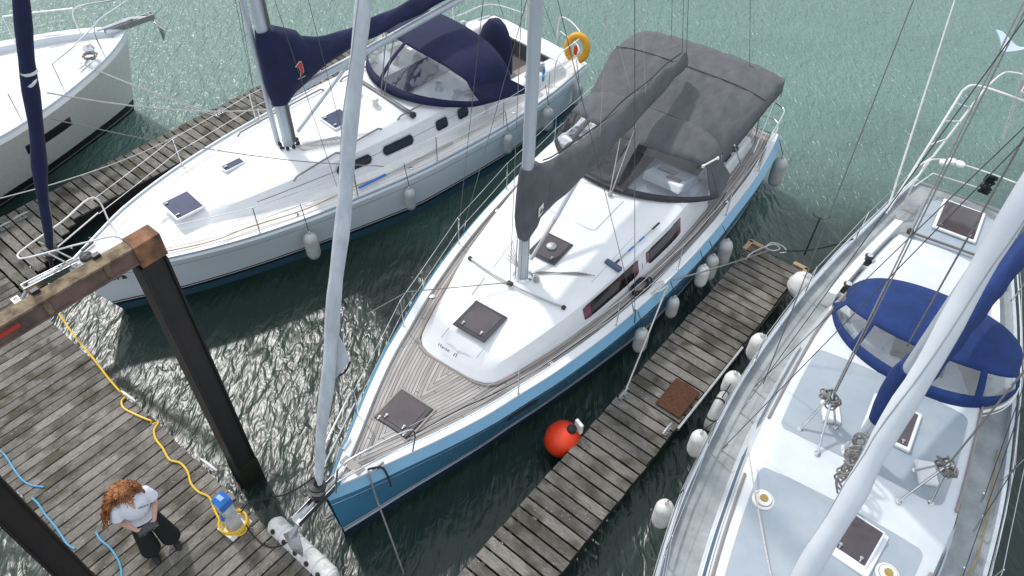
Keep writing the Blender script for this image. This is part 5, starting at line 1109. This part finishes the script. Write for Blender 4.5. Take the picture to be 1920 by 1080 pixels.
Q_.tubep('arch_top', [lb1, Q_.l(1880, 138, 3.3), Q_.l(1905, 137, 3.3), Q_.l(1960, 150, 3.3)], .018, FENDW, 8, 4)
sp = Q_.l(1915, 172, 3.3); mb = MB(); mb.box(sp + V(.38, .2, 0), (.75, .5, .03), -.1); pn = Q_.part('solar_panel', mb, FENDW, smooth=0)
mb = MB(); mb.box(sp + V(.38, .2, .018), (.69, .44, .006), -.1); Q_.part('solar_cells', mb, SOLAR, pn, smooth=0)
wg = Q_.l(1908, 90, 3.9); T0 = [Q_.l(x, y, 3.9) for x, y in ((1868, 56), (1880, 60), (1893, 74), (1905, 86), (1918, 90), (1918, 94), (1900, 97), (1886, 98), (1876, 95), (1877, 82), (1873, 68))]
mb = MB(); mb.add(T0, [tuple(range(len(T0)))]); Q_.part('wind_generator_vane', mb, PALEB, smooth=0, solid=.02)
Q_.tubep('wind_generator', [Q_.l(1915, 92, 3.9), Q_.l(1960, 98, 3.9)], .035, FENDW, 10); Q_.tubep('wind_generator_pole', [Q_.l(1935, 95, 3.88), Q_.l(1880, 260, 1.9)], .025, FENDW, 8)
for q in ((1770, 305), (1785, 303), (1800, 308)):
    p = Q_.l(*q, 2.15); mb = MB(); mb.lathe([(.05, -.05), (.085, -.01), (.08, .03), (.02, .06)], p, 16); Q_.part('antenna_dome', mb, FENDW)
rope('outboard_cover', 'dark rope bunch hanging on the stern rail of the grey decked yacht', [Q_.w(.30 + .10 * sin(i * 2.3), 7.06 + .06 * cos(i * 1.9), 2.04 - .45 * abs((i % 10) / 5 - 1)) for i in range(60)], .016, ROPEK, k=2)
mb = MB()
for k in range(9):
    a = -.42 + .05 * k; b_ = Q_.hf(a) - .14; mb.box((b_ + .012, a, 1.52), (.006, .028 if k % 3 else .018, .04 if k % 2 else .03), Matrix.Rotation(-.35, 3, 'Y'))
Q_.part('side_lettering', mb, HFRAME, smooth=0)
for (p0, p1) in ((pix(1400, 820, 2.0), pix(1448, 1090, 1.7)),):
    rope('white_blue_line', 'white and blue flecked line crossing the foredeck of the grey decked yacht', sag(p0, p1, .05), .010, ROPEW, smooth_it=False)
rope('ochre_line', 'thin ochre line along the far side deck of the grey decked yacht', [Q_.w(min(q.x, Q_.hb(q.y) - .16), q.y, zsQ(q.y) - .03) for q in [Q_.l(x, y, 1.33) for x, y in ((1932, 870), (1915, 905), (1890, 965), (1862, 1025), (1830, 1062), (1805, 1095))]], .008, ROPEO)
QF = 'fenders along the grey decked yacht'
def qf(label, px, py, ln, r, mt=FENDW, zt=.95):
    p = Q_.l(px, py, zt - ln / 2); a = p.y; top = Q_.w(-(Q_.hb(a) + r * .9), a, zt)
    return fender(label, top, ln, r, mt, Q_.w(-(Q_.hb(a) - .04), a, zsQ(a) + .12), QF)
qf('large white ball fender of the grey decked yacht at the finger end', 1503, 535, .52, .25, zt=.92)
qf('white fender of the grey decked yacht beside the pontoon, second from its stern', 1412, 648, .60, .15)
qf('white fender of the grey decked yacht near the brown mat', 1362, 716, .55, .14)
qf('white fender of the grey decked yacht opposite the orange buoy', 1308, 832, .58, .13)
qf('white fender of the grey decked yacht closest to the camera', 1250, 968, .62, .13)
ty = Q_.l(1345, 765, .8); tyr = thing('tyre_fender', 'grey covered ring fender on the grey decked yacht beside the mat', 'fender', Q_.w(-(Q_.hb(ty.y) + .10), ty.y, .72), -RAZ)
mb = MB(); mb.tube([V(0, .24 * cos(t), .30 * sin(t)) for t in [2 * pi * k / 20 for k in range(20)]], .075, 10, closed=True); mb.build('ring', FEND, tyr)
mb = MB(); mb.tube([V(0, 0, .3), V(.05, 0, .75)], .009, 6); mb.build('lanyard', ROPEK, tyr)
for k in range(5):
    t = .6 + k * 1.1; mb = MB(); mb.tube([V(.08 * cos(q), (.24 + .08 * sin(q)) * cos(t), (.30 + .08 * sin(q)) * sin(t)) for q in [2 * pi * j / 10 for j in range(10)]], .012, 5, closed=True); mb.build('lashing', ROPEK, tyr)

# ================================================================== the woman with the tablet
SKIN = mat('skin', (.58, .35, .27), .55, var=.1, vs=8); HAIR = mat('ginger_hair', (.46, .19, .055), .55, col2=(.13, .04, .014), vs=10)
SHIRT = mat('white_shirt', (.76, .78, .84), .8, var=.08, vs=8, bump=.5, bs=14); TROU = mat('black_trousers', (.010, .010, .011), .9, var=.3)
SHOE = mat('black_shoe', (.018, .018, .02), .6)
def skinned(name, verts, edges, mt, parent, sub=2):
    me = bpy.data.meshes.new(name); me.from_pydata([v[0] for v in verts], edges, [])
    o = bpy.data.objects.new(name, me); COL.objects.link(o); md = o.modifiers.new('skin', 'SKIN'); md.use_smooth_shade = True
    for i, v in enumerate(verts):
        r = v[1] if isinstance(v[1], tuple) else (v[1], v[1]); me.skin_vertices[0].data[i].radius = r
    me.skin_vertices[0].data[0].use_root = True
    o.modifiers.new('sub', 'SUBSURF').levels = sub
    dg = bpy.context.evaluated_depsgraph_get(); m2 = bpy.data.meshes.new_from_object(o.evaluated_get(dg)); bpy.data.objects.remove(o)
    m2.name = name; m2.materials.clear(); m2.materials.append(mt); m2.polygons.foreach_set('use_smooth', [True] * len(m2.polygons))
    q = bpy.data.objects.new(name, m2); COL.objects.link(q); q.parent = parent; return q
FA = radians(137); pr = (pix(290, 1040, DZ) + pix(328, 1015, DZ)) / 2
per = thing('person', 'woman with long curly ginger hair, white shirt and black trousers holding a tablet', 'person', (pr.x, pr.y, DZ), -FA)
vb = [((0, -.01, .93), .13), ((0, -.01, 1.12), (.12, .10)), ((0, -.01, 1.30), (.14, .11)), ((0, -.005, 1.40), .062), ((0, .02, 1.46), .05), ((0, .045, 1.52), (.072, .085)), ((0, .045, 1.60), (.07, .085)), ((0, .155, 1.515), .016),
      ((.15, -.01, 1.36), .058), ((.225, .03, 1.12), .043), ((.12, .25, 1.13), .029), ((-.15, -.01, 1.36), .058), ((-.225, .03, 1.12), .043), ((-.12, .25, 1.13), .029),
      ((.10, -.0, .80), .08), ((.12, .0, .46), .055), ((.14, -.01, .09), .04), ((-.10, 0, .80), .08), ((-.12, 0, .46), .055), ((-.14, -.01, .09), .04)]
eb = [(0, 1), (1, 2), (2, 3), (3, 4), (4, 5), (5, 6), (5, 7), (2, 8), (8, 9), (9, 10), (2, 11), (11, 12), (12, 13), (0, 14), (14, 15), (15, 16), (0, 17), (17, 18), (18, 19)]
for sd, wi in ((1, 10), (-1, 13)):
    p0 = len(vb); vb.append(((sd * .095, .31, 1.135), (.026, .018))); eb.append((wi, p0))
    for k in range(4):
        x = sd * (.105 - .018 * k * .2); q = len(vb); ln = (.055, .065, .06, .045)[k]
        y0 = .30 + .020 * k
        vb.append(((sd * .085, y0 + .01, 1.125), .0095)); vb.append(((sd * (.085 - ln * .6), y0 + .015, 1.112), .0088)); vb.append(((sd * (.085 - ln), y0 + .012, 1.118), .008)); eb += [(p0, q), (q, q + 1), (q + 1, q + 2)]
    q = len(vb); vb.append(((sd * .088, .29, 1.155), .011)); vb.append(((sd * .058, .305, 1.168), .0095)); eb += [(p0, q), (q, q + 1)]
skinned('body', vb, eb, SKIN, per)
skinned('trousers', [((0, -.01, 1.0), (.155, .115)), ((0, -.01, .88), (.165, .125)), ((.095, -.005, .74), (.105, .11)), ((.12, .0, .42), (.115, .125)), ((.145, .01, .07), (.135, .15)), ((-.095, -.005, .74), (.105, .11)), ((-.12, 0, .42), (.115, .125)), ((-.145, .01, .07), (.135, .15))], [(0, 1), (1, 2), (2, 3), (3, 4), (1, 5), (5, 6), (6, 7)], TROU, per)
R_ = []
for z, rx, ry, dy in [(.95, .175, .135, 0), (1.05, .16, .125, 0), (1.20, .175, .14, .005), (1.31, .19, .14, 0), (1.385, .175, .105, -.01), (1.425, .12, .08, -.01), (1.445, .075, .07, 0)]:
    R_.append([V(rx * cos(t) * (1 + .03 * sin(6 * t + z * 9)), dy + ry * sin(t) * (1 + .03 * sin(5 * t + z * 11)), z) for t in [2 * pi * k / 28 for k in range(28)]])
mb = MB(); mb.loft(R_, cap=False); mb.build('shirt', SHIRT, per, 80)
for sd in (1, -1):
    mb = MB(); mb.tube([V(sd * .12, -.01, 1.375), V(sd * .175, -.005, 1.345), V(sd * .20, .01, 1.27), V(sd * .215, .02, 1.20)], [.07, .082, .078, .08], 14); mb.build('sleeve', SHIRT, per, 80)
    mb = MB(); mb.add([V(sd * .012, .095, 1.375), V(sd * .075, .10, 1.40), V(sd * .085, .02, 1.45), V(sd * .05, .06, 1.462)], [(0, 1, 2, 3)]); mb.build('collar', SHIRT, per, 0, solid=.008)
    mb = MB(); mb.loft([[V(sd * .145 + w_ * cos(t), y_, .012 + h_ * max(0, sin(t)) + .0) for t in [pi * 2 * k / 12 for k in range(12)]] for y_, w_, h_ in ((-.09, .02, .04), (-.07, .038, .07), (0, .042, .085), (.08, .046, .06), (.14, .04, .045), (.175, .018, .03))]); mb.build('shoe', SHOE, per, 60)
    mb = MB(); mb.lathe([(.009, -.004), (.011, 0), (.004, .006)], (sd * .03, .128, 1.558), 8, Matrix.Rotation(-pi / 2, 3, 'X')); mb.build('eye', DARKM, per)
mb = MB(); mb.box((0, .126, 1.478), (.04, .01, .008)); mb.build('mouth', mat('lips', (.45, .16, .14), .5), per, 0)
mb = MB()
mb.add([V(-.05, .07, 1.44), V(.05, .07, 1.44), V(0, .135, 1.31)], [(0, 1, 2)]); mb.build('neckline', SKIN, per, 0, solid=.004)
text('shirt_lettering', 'FOXS', .05, mat('print_ink', (.02, .025, .05), .6), per, V(-.085, .146, 1.30), (-1, .25, 0), (0, .1, 1), .002)
mb = MB(); hs = []
for z, r in ((1.46, .085), (1.52, .105), (1.58, .11), (1.63, .095), (1.67, .06), (1.685, .01)):
    hs.append([V((r + .012 * sin(5 * t + z * 30)) * cos(t), .02 + (r + .01 * sin(7 * t + z * 40)) * sin(t) * (1.0 if sin(t) < 0 else lerp(.55, 1.05, min(1, (z - 1.46) / .14))), z) for t in [2 * pi * k / 24 for k in range(24)]])
mb.loft(hs); hair = mb.build('hair', HAIR, per, 80)
mb = MB(); rs = random.Random(3)
for k in range(1000):
    th = rs.uniform(0, 2 * pi); ph = rs.uniform(.05, 1.0) ** .8 * 1.75; front = sin(th) > .25
    if front and ph > .8: continue
    n_ = V(sin(ph) * cos(th), sin(ph) * sin(th), cos(ph)); st = V(0, .02, 1.58) + V(n_.x * .10, n_.y * .11, n_.z * .095)
    ln = rs.uniform(.30, .62) if not front else rs.uniform(.12, .25); out = V(n_.x * .9 + .45, n_.y * .9 - .22, .15 * n_.z); pts = []; rr = []; ph0 = rs.uniform(0, 6); tw = rs.uniform(34, 52); cr = rs.uniform(.006, .017)
    for i in range(13):
        t = i / 12; p = st + n_ * (.035 * min(1, t * 4)) + out * (ln * .36 * t ** .8) + V(0, 0, -ln * .92 * t ** 1.5)
        p += V(cos(ph0 + t * tw * ln * 2), sin(ph0 + t * tw * ln * 2), .4 * sin(ph0 * 2 + t * tw)) * cr; pts.append(p); rr.append(.0072 * (1 - .5 * t))
    mb.tube(pts, rr, 4)
cu_ = mb.build('curls', HAIR, hair, 80); cu_['kind'] = 'stuff'
tab = thing('tablet', 'black tablet computer held by the woman', 'tablet', per.matrix_basis @ V(0, .34, 1.15), -FA)
Rt = Matrix.Rotation(radians(24), 3, 'X'); mb = MB(); mb.box((0, 0, 0), (.25, .18, .014), Rt); mb.build('case', DARKM, tab, 0, bevel=.006)
mb = MB(); mb.box(Rt @ V(0, 0, .009), (.225, .155, .003), Rt); mb.build('screen', mat('tablet_screen', (.06, .065, .075), .1), tab, 0)
